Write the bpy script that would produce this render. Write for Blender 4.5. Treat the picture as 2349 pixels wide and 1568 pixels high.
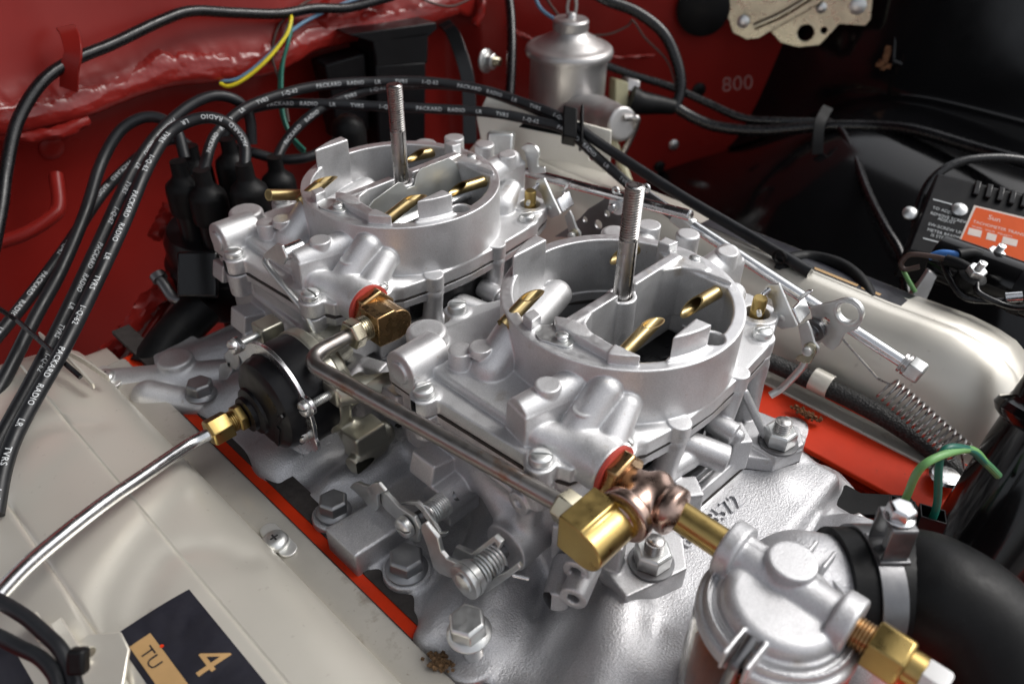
import bpy, bmesh, math, random
import numpy as np
from mathutils import Vector, Matrix
from math import radians, pi, sin, cos, tan, atan2, sqrt

random.seed(7); np.random.seed(7)
for o in list(bpy.data.objects): bpy.data.objects.remove(o)
scene = bpy.context.scene
COL = scene.collection
MM = 0.001            # everything below is written in millimetres

# ------------------------------------------------------------------ camera
CAMPOS = np.array([-295.76, -199.03, 232.30])
YAW, PITCH, ROLL = radians(-46.663), radians(37.090), radians(1.241)
FPX, CXP, CYP = 1806.39, 1174.5, 784.1       # focal length and centre for a picture 2349 wide
_fw = np.array([-sin(YAW)*cos(PITCH), cos(YAW)*cos(PITCH), -sin(PITCH)])
_rt = np.array([cos(YAW), sin(YAW), 0.0]); _up = np.cross(_rt, _fw)
CR = _rt*cos(ROLL)+_up*sin(ROLL); CU = -_rt*sin(ROLL)+_up*cos(ROLL)
cam_d = bpy.data.cameras.new("camera"); cam = bpy.data.objects.new("camera", cam_d); COL.objects.link(cam)
cam_d.sensor_width = 36.0; cam_d.lens = 36.0*FPX/2349.0
cam_d.clip_start = 0.01; cam_d.clip_end = 200.0
cam.matrix_world = Matrix(((CR[0], CU[0], -_fw[0], CAMPOS[0]*MM), (CR[1], CU[1], -_fw[1], CAMPOS[1]*MM),
                           (CR[2], CU[2], -_fw[2], CAMPOS[2]*MM), (0, 0, 0, 1)))
cam_d.dof.use_dof = True; cam_d.dof.focus_distance = 0.440; cam_d.dof.aperture_fstop = 7.5
scene.camera = cam

# ------------------------------------------------------------------ light
SUN_EL, SUN_AZ = radians(50), radians(118)     # azimuth measured from +Y (engine rear) towards +X
w = bpy.data.worlds.new("World"); scene.world = w; w.use_nodes = True
nt = w.node_tree; bg = nt.nodes["Background"]
sky = nt.nodes.new("ShaderNodeTexSky"); sky.sky_type = 'NISHITA'; sky.sun_disc = False
sky.sun_elevation = SUN_EL; sky.sun_rotation = SUN_AZ; sky.air_density = 1.0; sky.dust_density = 4.0
hs = nt.nodes.new("ShaderNodeHueSaturation"); hs.inputs['Saturation'].default_value = 0.22
nt.links.new(sky.outputs[0], hs.inputs['Color']); nt.links.new(hs.outputs[0], bg.inputs[0])
bg.inputs[1].default_value = 0.15
sl = bpy.data.lights.new("sun", 'SUN'); sl.energy = 0.9; sl.angle = radians(24); sl.color = (1.0, 0.97, 0.93)
so = bpy.data.objects.new("sun", sl); COL.objects.link(so)
sd = Vector((sin(SUN_AZ)*cos(SUN_EL), cos(SUN_AZ)*cos(SUN_EL), sin(SUN_EL)))
so.rotation_euler = sd.to_track_quat('Z', 'Y').to_euler(); so.location = (0.6, -0.6, 1.5)
scene.view_settings.view_transform = 'Standard'; scene.view_settings.look = 'None'
scene.view_settings.gamma = 1.0; scene.view_settings.use_curve_mapping = False
scene.view_settings.exposure = 0.45
scene.render.engine = 'CYCLES'
scene.render.resolution_x = 1024; scene.render.resolution_y = 683

# ------------------------------------------------------------------ helpers
def at(px, py, **k):
    """a real point: where the sight line through a place of the picture meets a chosen plane (mm)"""
    d = CR*((px-CXP)/FPX)+CU*(-(py-CYP)/FPX)+_fw
    for a, i in (('x', 0), ('y', 1), ('z', 2)):
        if a in k: return CAMPOS+d*((k[a]-CAMPOS[i])/d[i])
    return CAMPOS+d*k['d']
def V(*a): return np.array(a if len(a) > 1 else a[0], dtype=float)
def unit(v):
    v = np.asarray(v, float); n = np.linalg.norm(v); return v/n if n > 1e-12 else v
def frame(d, hint=None):
    """columns u, v, d : right handed frame with third axis d"""
    d = unit(d)
    h = np.array([0, 0, 1.0]) if hint is None else np.asarray(hint, float)
    if abs(np.dot(unit(h), d)) > 0.98: h = np.array([1.0, 0, 0])
    u = unit(np.cross(h, d)); v = np.cross(d, u)
    return u, v, d
def spline(pts, n=10, closed=False):
    """Catmull-Rom through points"""
    P = [np.asarray(p, float) for p in pts]
    out = []
    m = len(P)
    for i in range(m-1):
        p1, p2 = P[i], P[i+1]
        p0 = P[i-1] if i > 0 else 2*p1-p2
        p3 = P[i+2] if i+2 < m else 2*p2-p1
        for j in range(n):
            t = j/n
            out.append(0.5*((2*p1)+(-p0+p2)*t+(2*p0-5*p1+4*p2-p3)*t*t+(-p0+3*p1-3*p2+p3)*t**3))
    out.append(P[-1]); return np.array(out)
def fillet(pts, r, n=8):
    """polyline with rounded bends of radius r"""
    P = [np.asarray(p, float) for p in pts]; out = [P[0]]
    for i in range(1, len(P)-1):
        a, b, c = P[i-1], P[i], P[i+1]
        u, v = unit(a-b), unit(c-b); ang = math.acos(max(-1, min(1, np.dot(u, v))))
        t = min(r/tan(ang/2), np.linalg.norm(a-b)*.48, np.linalg.norm(c-b)*.48)
        s, e = b+u*t, b+v*t
        for j in range(n+1):
            q = j/n; out.append((1-q)**2*s+2*q*(1-q)*b+q*q*e)
    out.append(P[-1]); return np.array(out)
def frames_along(path, hint=(0, 0, 1)):
    path = np.asarray(path, float); n = len(path)
    T = np.gradient(path, axis=0); T /= np.linalg.norm(T, axis=1)[:, None]
    U = np.zeros_like(path); W = np.zeros_like(path)
    u, v, _ = frame(T[0], hint); U[0] = u
    for i in range(1, n):
        u = U[i-1]-T[i]*np.dot(U[i-1], T[i]); U[i] = unit(u)
    W = np.cross(T, U); return T, U, W

class MB:
    """collects shapes of ONE part"""
    def __init__(s): s.v = []; s.f = []
    def add(s, vs, fs):
        b = len(s.v); s.v.extend([tuple(map(float, p)) for p in vs]); s.f.extend([tuple(b+i for i in f) for f in fs]); return s
    def loft(s, rings, cap0=True, cap1=True, closed=False):
        n = len(rings[0]); vs = [p for r in rings for p in r]; fs = []
        m = len(rings)
        for i in range(m if closed else m-1):
            a, b = i*n, ((i+1) % m)*n
            for j in range(n): k = (j+1) % n; fs.append((a+j, a+k, b+k, b+j))
        if not closed:
            if cap0: fs.append(tuple(reversed(range(n))))
            if cap1: fs.append(tuple(range((m-1)*n, m*n)))
        return s.add(vs, fs)
    def box(s, c, size, R=None):
        c = np.asarray(c, float); h = np.asarray(size, float)/2
        R = np.eye(3) if R is None else np.array(R)
        P = [c+R@(h*np.array(k)) for k in ((-1,-1,-1),(1,-1,-1),(1,1,-1),(-1,1,-1),(-1,-1,1),(1,-1,1),(1,1,1),(-1,1,1))]
        return s.add(P, [(3,2,1,0),(4,5,6,7),(0,1,5,4),(1,2,6,5),(2,3,7,6),(3,0,4,7)])
    def lathe(s, prof, o, d, n=28, hint=None, cap0=True, cap1=True):
        """prof: list of (radius, distance along d)"""
        u, v, w_ = frame(d, hint); o = np.asarray(o, float); rings = []
        for r, t in prof:
            r = max(r, 0.02)
            rings.append([o+w_*t+u*(r*cos(2*pi*j/n))+v*(r*sin(2*pi*j/n)) for j in range(n)])
        return s.loft(rings, cap0, cap1)
    def cyl(s, p0, p1, r0, r1=None, n=24):
        p0 = np.asarray(p0, float); p1 = np.asarray(p1, float); r1 = r0 if r1 is None else r1
        return s.lathe([(r0, 0), (r1, np.linalg.norm(p1-p0))], p0, p1-p0, n)
    def hexa(s, o, d, af, t0, t1, ch=0.6, rot=0.0, hint=None, n=6):
        """hexagon across flats af, chamfered at the t1 end"""
        u, v, w_ = frame(d, hint); o = np.asarray(o, float); R = af/2/cos(pi/n)
        def ring(r, t, k=n): return [o+w_*t+u*(r*cos(rot+2*pi*j/k))+v*(r*sin(rot+2*pi*j/k)) for j in range(k)]
        return s.loft([ring(R-ch*.4, t0), ring(R, t0+ch*.5), ring(R, t1-ch), ring(R-ch*1.2, t1)])
    def tube(s, path, r, n=14, hint=(0, 0, 1), cap=True, rf=None):
        T, U, W = frames_along(path, hint); rings = []
        for i, p in enumerate(np.asarray(path, float)):
            ri = r if rf is None else rf(i/(len(path)-1))
            rings.append([p+U[i]*(ri*cos(2*pi*j/n))+W[i]*(ri*sin(2*pi*j/n)) for j in range(n)])
        return s.loft(rings, cap, cap)
    def strip(s, path, wvec, width, thick, nvec=None):
        """flat bar along a path; wvec = direction(s) across"""
        path = np.asarray(path, float); T = np.gradient(path, axis=0); rings = []
        for i, p in enumerate(path):
            t = unit(T[i]); wv = np.asarray(wvec[i] if np.ndim(wvec) == 2 else wvec, float)
            a = unit(wv-t*np.dot(wv, t)); b = np.cross(t, a)
            wd = width[i] if np.ndim(width) else width
            rings.append([p+a*wd/2+b*thick/2, p-a*wd/2+b*thick/2, p-a*wd/2-b*thick/2, p+a*wd/2-b*thick/2])
        return s.loft(rings)
    def prism(s, poly, o, d, t0, t1, hint=None, uv=None):
        """2-D outline extruded along d from t0 to t1"""
        if uv is None: u, v, w_ = frame(d, hint)
        else: u, v = map(unit, uv); w_ = np.cross(u, v)
        o = np.asarray(o, float)
        poly = [tuple(p) for p in poly]
        A = sum(poly[i][0]*poly[(i+1) % len(poly)][1]-poly[(i+1) % len(poly)][0]*poly[i][1] for i in range(len(poly)))
        if A < 0: poly = poly[::-1]
        return s.loft([[o+u*x+v*y+w_*t for x, y in poly] for t in (t0, t1)])
    def plate(s, outer, holes, o, uv, th):
        """flat sheet with round holes, outer = 2-D outline, holes = [(x, y, r)], built with bmesh fill"""
        bm = bmesh.new(); u, v = map(unit, uv); w_ = np.cross(u, v); o = np.asarray(o, float)
        loops = [list(outer)]+[[(x+r*cos(2*pi*j/16), y+r*sin(2*pi*j/16)) for j in range(16)] for x, y, r in holes]
        edges = []
        for lp in loops:
            vs = [bm.verts.new((x, y, 0)) for x, y in lp]
            edges += [bm.edges.new((vs[i], vs[(i+1) % len(vs)])) for i in range(len(vs))]
        bmesh.ops.triangle_fill(bm, use_beauty=True, use_dissolve=False, edges=edges)
        bm.verts.index_update()
        P = [(q.co.x, q.co.y) for q in bm.verts]; F = [[q.index for q in f.verts] for f in bm.faces]
        be = [[q.index for q in e.verts] for e in bm.edges if len(e.link_faces) == 1]
        orient = {}
        F2 = []
        for f in F:
            a = sum(P[f[i]][0]*P[f[(i+1) % 3]][1]-P[f[(i+1) % 3]][0]*P[f[i]][1] for i in range(3))
            f = f if a > 0 else f[::-1]; F2.append(f)
            for i in range(3): orient[(f[i], f[(i+1) % 3])] = 1
        n = len(P); vs = [o+u*x+v*y+w_*th/2 for x, y in P]+[o+u*x+v*y-w_*th/2 for x, y in P]
        fs = [tuple(f) for f in F2]+[tuple(i+n for i in f[::-1]) for f in F2]
        for a, b in be:
            if (a, b) not in orient: a, b = b, a
            fs.append((b, a, a+n, b+n))
        bm.free(); return s.add(vs, fs)
    def mesh(s, name, org=(0, 0, 0), angle=38):
        me = bpy.data.meshes.new(name); o = np.asarray(org, float)
        vv = (np.array(s.v)-o)*MM
        me.from_pydata(vv.tolist(), [], s.f); me.update()
        bm = bmesh.new(); bm.from_mesh(me); bmesh.ops.recalc_face_normals(bm, faces=bm.faces); bm.to_mesh(me); bm.free()
        me.shade_smooth(); me.set_sharp_from_angle(angle=radians(angle)); return me

ORG = {}
def link(name, me, mat, parent=None, bevel=0, seg=2):
    o = bpy.data.objects.new(name, me); COL.objects.link(o)
    if mat is not None and len(me.materials) == 0: me.materials.append(mat)
    if parent is not None: o.parent = parent
    if bevel:
        b = o.modifiers.new("bevel", 'BEVEL'); b.width = bevel*MM; b.segments = seg; b.limit_method = 'ANGLE'
        b.angle_limit = radians(38); b.harden_normals = False; b.use_clamp_overlap = True
    return o
def part(name, mb, mat, parent, bevel=0, angle=38, seg=2):
    return link(name, mb.mesh(name, ORG[parent.name], angle), mat, parent, bevel, seg)
def sub(name, mb, mat, parent, bevel=0, angle=38):
    """a piece of a part (the part's own mesh has its origin at the thing's origin)"""
    return link(name, mb.mesh(name, ORG[parent.parent.name], angle), mat, parent, bevel)
def tag(o, label, cat, group=None):
    o['label'] = label; o['category'] = cat
    if group: o['group'] = group
    return o
def thing(name, label, cat, loc, group=None):
    o = bpy.data.objects.new(name, None); COL.objects.link(o); o.location = [c*MM for c in loc]
    o.empty_display_size = 0.01; ORG[o.name] = np.asarray(loc, float)
    return tag(o, label, cat, group)
def single(name, mb, mat, label, cat, group=None, bevel=0, angle=38):
    P = np.array(mb.v); c = (P.min(0)+P.max(0))/2; c[2] = P[:, 2].min()
    o = link(name, mb.mesh(name, c, angle), mat, None, bevel); o.location = c*MM
    return tag(o, label, cat, group)
def structure(name, mb, mat, angle=60):
    o = link(name, mb.mesh(name, (0, 0, 0), angle), mat); o['kind'] = 'structure'; ORG[o.name] = V(0, 0, 0); return o
def copy_part(src, parent, name=None):
    c = src.copy(); COL.objects.link(c); c.parent = parent
    if name: c.name = name
    for ch in src.children: copy_part(ch, c)
    return c

# ------------------------------------------------------------------ text
def text_geo(txt, size, bold=0.0, space=1.0, cuts=0):
    cu = bpy.data.curves.new("t", 'FONT'); cu.body = txt; cu.size = size; cu.offset = bold; cu.space_character = space; cu.align_x = 'LEFT'; cu.resolution_u = 2
    ob = bpy.data.objects.new("t", cu); COL.objects.link(ob)
    me = bpy.data.meshes.new_from_object(ob.evaluated_get(bpy.context.evaluated_depsgraph_get()))
    if cuts:
        bm = bmesh.new(); bm.from_mesh(me)
        for k in range(1, cuts):
            bmesh.ops.bisect_plane(bm, geom=bm.verts[:]+bm.edges[:]+bm.faces[:], plane_co=(0, size*(-.2+1.0*k/cuts), 0), plane_no=(0, 1, 0))
        bm.to_mesh(me); bm.free()
    P = np.array([v.co[:] for v in me.vertices]); F = [tuple(p.vertices) for p in me.polygons]
    bpy.data.objects.remove(ob); bpy.data.curves.remove(cu); bpy.data.meshes.remove(me); return P, F
def flat_text(mb, txt, size, o, u, v, lift=0.0, thick=0.0, bold=0.0):
    P, F = text_geo(txt, size); u, v = unit(u), unit(v); w_ = np.cross(u, v); o = np.asarray(o, float)
    top = [o+u*p[0]+v*p[1]+w_*(lift+thick) for p in P]
    if thick == 0: return mb.add(top, F)
    n = len(P); bot = [o+u*p[0]+v*p[1]+w_*lift for p in P]
    from collections import Counter
    ec = Counter(); 
    for f in F:
        for i in range(len(f)): ec[(f[i], f[(i+1) % len(f)])] += 1
    side = [(a, a+n, b+n, b) for (a, b) in ec if (b, a) not in ec]
    return mb.add(top+bot, list(F)+side)
def text_on_tube(path, r, txt, size, s0, ang, flip=False, hint=(0, 0, 1), lift=0.08):
    """lettering wrapped on the outside of a cable, reading along it from arc length s0 at angle ang"""
    path = np.asarray(path, float); T, U, W = frames_along(path, hint)
    L = np.concatenate([[0], np.cumsum(np.linalg.norm(np.diff(path, axis=0), axis=1))])
    P, F = text_geo(txt, size, size*.012, 1.12, 8); out = []
    for x, y, _ in P:
        y -= size*0.36
        if flip: x, y = -x, -y
        s = min(max(s0+x, 0), L[-1]-.01); i = min(np.searchsorted(L, s, side='right')-1, len(L)-2); t = (s-L[i])/(L[i+1]-L[i])
        p = path[i]*(1-t)+path[i+1]*t; u = unit(U[i]*(1-t)+U[i+1]*t); q = unit(W[i]*(1-t)+W[i+1]*t)
        a = (ang(s) if callable(ang) else ang)-y/r
        out.append(p+(u*cos(a)+q*sin(a))*(r+lift))
    return out, F

# ------------------------------------------------------------------ castings: smooth unions of solids turned into a skin
class Cast:
    def __init__(s, lo, hi, h):
        s.lo = np.asarray(lo, float); s.h = h; s.n = np.ceil((np.asarray(hi, float)-s.lo)/h).astype(int)+1
        s.F = np.full(tuple(s.n), 9.0, np.float32)
    def _win(s, lo, hi, m):
        a = np.maximum(np.floor((np.asarray(lo)-m-s.lo)/s.h).astype(int), 0)
        b = np.minimum(np.ceil((np.asarray(hi)+m-s.lo)/s.h).astype(int)+1, s.n)
        if np.any(b <= a): return None
        ax = [(s.lo[i]+s.h*np.arange(a[i], b[i])).astype(np.float32) for i in range(3)]
        return (slice(a[0], b[0]), slice(a[1], b[1]), slice(a[2], b[2])), ax[0][:, None, None], ax[1][None, :, None], ax[2][None, None, :]
    def add(s, prim, k=2.0):
        f, lo, hi = prim; w_ = s._win(lo, hi, max(k, 0)+3*s.h)
        if w_ is None: return s
        sl_, X, Y, Z = w_; d = f(X, Y, Z); A = s.F[sl_]
        if k <= 0: s.F[sl_] = np.minimum(A, d)
        else:
            h = np.clip(k-np.abs(A-d), 0, None)/k; s.F[sl_] = np.minimum(A, d)-h*h*h*k/6.0
        return s
    def cut(s, prim, k=0.8):
        f, lo, hi = prim; w_ = s._win(lo, hi, max(k, 0)+2*s.h)
        if w_ is None: return s
        sl_, X, Y, Z = w_; d = -f(X, Y, Z); A = s.F[sl_]
        if k <= 0: s.F[sl_] = np.maximum(A, d)
        else:
            h = np.clip(k-np.abs(A-d), 0, None)/k; s.F[sl_] = np.maximum(A, d)+h*h*h*k/6.0
        return s
    def mesh(s, name, org=(0, 0, 0)):
        F = s.F; h = s.h; S_ = F < 0
        c = np.zeros(tuple(s.n-1), np.int8)
        for i in (0, 1):
            for j in (0, 1):
                for k in (0, 1): c += S_[i:s.n[0]-1+i, j:s.n[1]-1+j, k:s.n[2]-1+k]
        act = (c > 0) & (c < 8); I = np.argwhere(act); idx = np.full(act.shape, -1, np.int32); idx[act] = np.arange(len(I))
        cor = [(i, j, k) for i in (0, 1) for j in (0, 1) for k in (0, 1)]
        val = {q: F[I[:, 0]+q[0], I[:, 1]+q[1], I[:, 2]+q[2]] for q in cor}
        acc = np.zeros((len(I), 3)); cnt = np.zeros(len(I))
        for q in cor:
            for a in range(3):
                if q[a] == 0:
                    r = list(q); r[a] = 1; r = tuple(r); va, vb = val[q], val[r]; m = (va < 0) != (vb < 0)
                    t = np.where(m, va/np.where(m, va-vb, 1), 0)
                    p = np.tile(np.array(q, float), (len(I), 1)); p[:, a] += t
                    acc[m] += p[m]; cnt[m] += 1
        P = (I+acc/cnt[:, None])*h+s.lo-np.asarray(org)
        faces = []
        for a in range(3):
            b, c2 = (a+1) % 3, (a+2) % 3
            sa = [slice(None)]*3; sb = [slice(None)]*3; sa[a] = slice(0, -1); sb[a] = slice(1, None)
            A, B = S_[tuple(sa)], S_[tuple(sb)]; E = np.argwhere(A != B)
            E = E[(E[:, b] > 0) & (E[:, c2] > 0) & (E[:, b] < s.n[b]-1) & (E[:, c2] < s.n[c2]-1)]
            def g(db, dc):
                q = E.copy(); q[:, b] -= db; q[:, c2] -= dc; return idx[q[:, 0], q[:, 1], q[:, 2]]
            qd = np.stack([g(1, 1), g(0, 1), g(0, 0), g(1, 0)], 1)
            inside = A[E[:, 0], E[:, 1], E[:, 2]]
            qd[~inside] = qd[~inside][:, ::-1]; faces.append(qd)
        Q = np.concatenate(faces).astype(np.int32)
        me = bpy.data.meshes.new(name); me.vertices.add(len(P)); me.vertices.foreach_set("co", (P*MM).astype(np.float32).ravel())
        me.loops.add(len(Q)*4); me.loops.foreach_set("vertex_index", Q.ravel())
        me.polygons.add(len(Q)); me.polygons.foreach_set("loop_start", np.arange(len(Q), dtype=np.int32)*4)
        me.update(calc_edges=True); me.shade_smooth(); return me
def bvh_of(me, org):
    from mathutils.bvhtree import BVHTree
    n = len(me.vertices); co = np.empty(n*3, np.float32); me.vertices.foreach_get("co", co); co = co.reshape(-1, 3)/MM+np.asarray(org)
    q = np.empty(len(me.loops), np.int32); me.loops.foreach_get("vertex_index", q); return BVHTree.FromPolygons([tuple(map(float, c)) for c in co], q.reshape(-1, 4).tolist())
# solids (all in mm); each returns (distance function, low corner, high corner)
def sBox(lo, hi, r=1.0):
    lo = V(lo); hi = V(hi); c = (lo+hi)/2; e = (hi-lo)/2-r
    def f(X, Y, Z):
        qx = np.abs(X-c[0])-e[0]; qy = np.abs(Y-c[1])-e[1]; qz = np.abs(Z-c[2])-e[2]
        return (np.sqrt(np.maximum(qx, 0)**2+np.maximum(qy, 0)**2+np.maximum(qz, 0)**2)+np.minimum(np.maximum(np.maximum(qx, qy), qz), 0)-r).astype(np.float32)
    return f, lo, hi
def sRBox(c, size, R, r=1.0):
    c = V(c); e = V(size)/2-r; R = np.array(R, float); ext = np.abs(R)@(V(size)/2)
    def f(X, Y, Z):
        x, y, z = X-c[0], Y-c[1], Z-c[2]
        q = [np.abs(R[0, i]*x+R[1, i]*y+R[2, i]*z)-e[i] for i in range(3)]
        return (np.sqrt(np.maximum(q[0], 0)**2+np.maximum(q[1], 0)**2+np.maximum(q[2], 0)**2)+np.minimum(np.maximum(np.maximum(q[0], q[1]), q[2]), 0)-r).astype(np.float32)
    return f, c-ext, c+ext
def sCyl(p0, p1, rad, r=1.0, rad1=None):
    p0 = V(p0); p1 = V(p1); ax = unit(p1-p0); L = np.linalg.norm(p1-p0); rad1 = rad if rad1 is None else rad1; R = max(rad, rad1)
    def f(X, Y, Z):
        x, y, z = X-p0[0], Y-p0[1], Z-p0[2]
        t = x*ax[0]+y*ax[1]+z*ax[2]
        q2 = np.maximum(x*x+y*y+z*z-t*t, 0); rr = np.sqrt(q2)
        dr = rr-(rad+(rad1-rad)*np.clip(t/L, 0, 1))+r; da = np.abs(t-L/2)-L/2+r
        return (np.sqrt(np.maximum(dr, 0)**2+np.maximum(da, 0)**2)+np.minimum(np.maximum(dr, da), 0)-r).astype(np.float32)
    return f, np.minimum(p0, p1)-R, np.maximum(p0, p1)+R
def sCap(p0, p1, r0, r1=None):
    p0 = V(p0); p1 = V(p1); r1 = r0 if r1 is None else r1; d = p1-p0; L2 = d@d; R = max(r0, r1)
    def f(X, Y, Z):
        x, y, z = X-p0[0], Y-p0[1], Z-p0[2]
        t = np.clip((x*d[0]+y*d[1]+z*d[2])/L2, 0, 1)
        return (np.sqrt((x-t*d[0])**2+(y-t*d[1])**2+(z-t*d[2])**2)-(r0+(r1-r0)*t)).astype(np.float32)
    return f, np.minimum(p0, p1)-R, np.maximum(p0, p1)+R
def sRing(c, r_in, r_out, z0, z1, r=0.6):
    c = V(c[0], c[1], 0)
    def f(X, Y, Z):
        rr = np.sqrt((X-c[0])**2+(Y-c[1])**2)
        a = np.abs(rr-(r_in+r_out)/2)-(r_out-r_in)/2+r; b = np.abs(Z-(z0+z1)/2)-(z1-z0)/2+r
        return (np.sqrt(np.maximum(a, 0)**2+np.maximum(b, 0)**2)+np.minimum(np.maximum(a, b), 0)-r).astype(np.float32)
    return f, V(c[0]-r_out, c[1]-r_out, z0), V(c[0]+r_out, c[1]+r_out, z1)
def sPoly(poly, z0, z1, r=0.8, rc=0.0, clip=None):
    """outline in x-y extruded in z; rc rounds the corners; clip = (cx, cy, R) keeps only what is inside a circle"""
    P = np.array(poly, float); lo = V(P[:, 0].min()-rc, P[:, 1].min()-rc, z0); hi = V(P[:, 0].max()+rc, P[:, 1].max()+rc, z1)
    def f(X, Y, Z):
        x = X[:, :, 0]; y = Y[:, :, 0]
        d = None; sgn = None; n = len(P)
        for i in range(n):
            a, b = P[i], P[i-1]; e = b-a; wx = x-a[0]; wy = y-a[1]
            t = np.clip((wx*e[0]+wy*e[1])/(e@e), 0, 1); dd = (wx-e[0]*t)**2+(wy-e[1]*t)**2
            c1 = y >= a[1]; c2 = y < b[1]; c3 = e[0]*wy > e[1]*wx
            fl = (c1 & c2 & c3) | (~c1 & ~c2 & ~c3)
            fl = np.broadcast_to(fl, dd.shape)
            if d is None: d = dd; sgn = np.where(fl, -1.0, 1.0)
            else: d = np.minimum(d, dd); sgn = np.where(fl, -sgn, sgn)
        d2 = (sgn*np.sqrt(d)-rc)
        if clip is not None: d2 = np.maximum(d2, np.sqrt((x-clip[0])**2+(y-clip[1])**2)-clip[2])
        a = (d2+r)[:, :, None]; b = np.abs(Z-(z0+z1)/2)-(z1-z0)/2+r
        return (np.sqrt(np.maximum(a, 0)**2+np.maximum(b, 0)**2)+np.minimum(np.maximum(a, b), 0)-r).astype(np.float32)
    return f, lo, hi
# ------------------------------------------------------------------ materials
def mk(name, col, metal=0.0, rough=0.5, var=0.08, vs=60.0, rvar=0.08, bump=0.0, bs=900.0, bump2=0.0, bs2=200.0,
       stain=None, sthr=0.62, ss=45.0, coat=0.0, trans=0.0, ior=1.45, spec=0.5, fine=0.0, wear=None):
    m = bpy.data.materials.new(name); m.use_nodes = True; nt = m.node_tree; N = nt.nodes; L = nt.links
    b = N["Principled BSDF"]; tc = N.new("ShaderNodeTexCoord"); co = tc.outputs['Object']
    def noise(scale, det=4.0, rg=0.55):
        n = N.new("ShaderNodeTexNoise"); n.inputs['Scale'].default_value = scale; n.inputs['Detail'].default_value = det
        n.inputs['Roughness'].default_value = rg; L.new(co, n.inputs['Vector']); return n.outputs[0]
    def rng(src, a, c, lo=0.0, hi=1.0):
        r = N.new("ShaderNodeMapRange"); L.new(src, r.inputs[0]); r.inputs[1].default_value = lo; r.inputs[2].default_value = hi
        r.inputs[3].default_value = a; r.inputs[4].default_value = c; return r.outputs[0]
    def mix(fac, c1, c2):
        x = N.new("ShaderNodeMix"); x.data_type = 'RGBA'; L.new(fac, x.inputs[0])
        for i, c in ((6, c1), (7, c2)):
            if isinstance(c, tuple): x.inputs[i].default_value = (*c, 1)
            else: L.new(c, x.inputs[i])
        return x.outputs[2]
    lo = tuple(max(0, c*(1-var)) for c in col); hi = tuple(min(1, c*(1+var)) for c in col)
    c = mix(rng(noise(vs), 0, 1, 0.3, 0.7), lo, hi)
    if fine:
        fx = N.new("ShaderNodeMix"); fx.data_type = 'RGBA'; fx.blend_type = 'MULTIPLY'; fx.inputs[0].default_value = 1.0
        gr = rng(noise(1700, 2), 1-fine, 1+fine*.6, 0.32, 0.68); cb_ = N.new("ShaderNodeCombineColor")
        for k_ in range(3): L.new(gr, cb_.inputs[k_])
        L.new(c, fx.inputs[6]); L.new(cb_.outputs[0], fx.inputs[7]); c = fx.outputs[2]
    if stain is not None:
        c = mix(rng(noise(ss, 6, 0.65), 0, 0.75, sthr, sthr+0.14), c, stain)
        c = mix(rng(noise(ss*9, 3), 0, 0.5, 0.68, 0.76), c, stain)
    if wear is not None: c = mix(rng(noise(vs*5, 8, .7), 0, 0.8, 0.60, 0.66), c, wear)
    L.new(c, b.inputs['Base Color']); b.inputs['Metallic'].default_value = metal
    L.new(rng(noise(vs*2.3, 5), max(0.02, rough-rvar), rough+rvar, 0.3, 0.7), b.inputs['Roughness'])
    b.inputs['Coat Weight'].default_value = coat; b.inputs['Coat Roughness'].default_value = 0.08
    b.inputs['Transmission Weight'].default_value = trans; b.inputs['IOR'].default_value = ior
    b.inputs['Specular IOR Level'].default_value = spec
    h = None
    if bump:
        bn = N.new("ShaderNodeBump"); bn.inputs['Strength'].default_value = bump; bn.inputs['Distance'].default_value = 0.0004
        L.new(noise(bs, 3), bn.inputs['Height']); h = bn
    if bump2:
        b2 = N.new("ShaderNodeBump"); b2.inputs['Strength'].default_value = bump2; b2.inputs['Distance'].default_value = 0.0015
        L.new(noise(bs2, 3), b2.inputs['Height'])
        if h is not None: L.new(h.outputs[0], b2.inputs['Normal'])
        h = b2
    if h is not None: L.new(h.outputs[0], b.inputs['Normal'])
    return m
M = {}
M['cast'] = mk('cast_aluminium', (0.64, 0.64, 0.645), 0.82, 0.50, 0.05, 40, 0.07, bump=0.34, bs=1500, bump2=0.05, bs2=150, stain=(0.36, 0.30, 0.23), sthr=0.62, ss=34, fine=0.12)
M['machined'] = mk('milled_aluminium', (0.72, 0.72, 0.73), 0.92, 0.42, 0.06, 120, 0.08, bump=0.06, bs=2500, stain=(0.5, 0.46, 0.40), sthr=.62, ss=70)
M['body'] = mk('zinc_body_casting', (0.54, 0.54, 0.55), 0.82, 0.50, 0.06, 45, 0.07, bump=0.34, bs=1500, bump2=0.05, bs2=150, stain=(0.30, 0.25, 0.20), sthr=0.62, ss=34, fine=0.14)
M['manifold'] = mk('aluminium_paint', (0.56, 0.56, 0.575), 0.84, 0.50, 0.05, 30, 0.05, bump=1.0, bs=1000, bump2=0.10, bs2=120, stain=(0.40, 0.35, 0.30), sthr=0.66, ss=30, fine=0.16)
M['zinc'] = mk('zinc_plated_steel', (0.66, 0.67, 0.66), 0.9, 0.36, 0.08, 120, 0.08, bump=0.06, bs=1500, stain=(0.42, 0.38, 0.30), sthr=0.67, ss=90)
M['steel'] = mk('plain_steel', (0.42, 0.41, 0.40), 1.0, 0.30, 0.15, 90, 0.08, bump=0.06, bs=1200, stain=(0.22, 0.15, 0.10), sthr=0.60, ss=70)
M['bright'] = mk('bright_steel', (0.70, 0.71, 0.72), 1.0, 0.24, 0.06, 90, 0.06, bump=0.03, bs=900)
M['bolt_grey'] = mk('phosphate_bolt', (0.30, 0.305, 0.315), 0.9, 0.44, 0.12, 90, 0.08, bump=0.10, bs=1200)
M['washer_zinc'] = mk('dull_zinc', (0.66, 0.66, 0.64), 0.7, 0.42, 0.08, 90)
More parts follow.
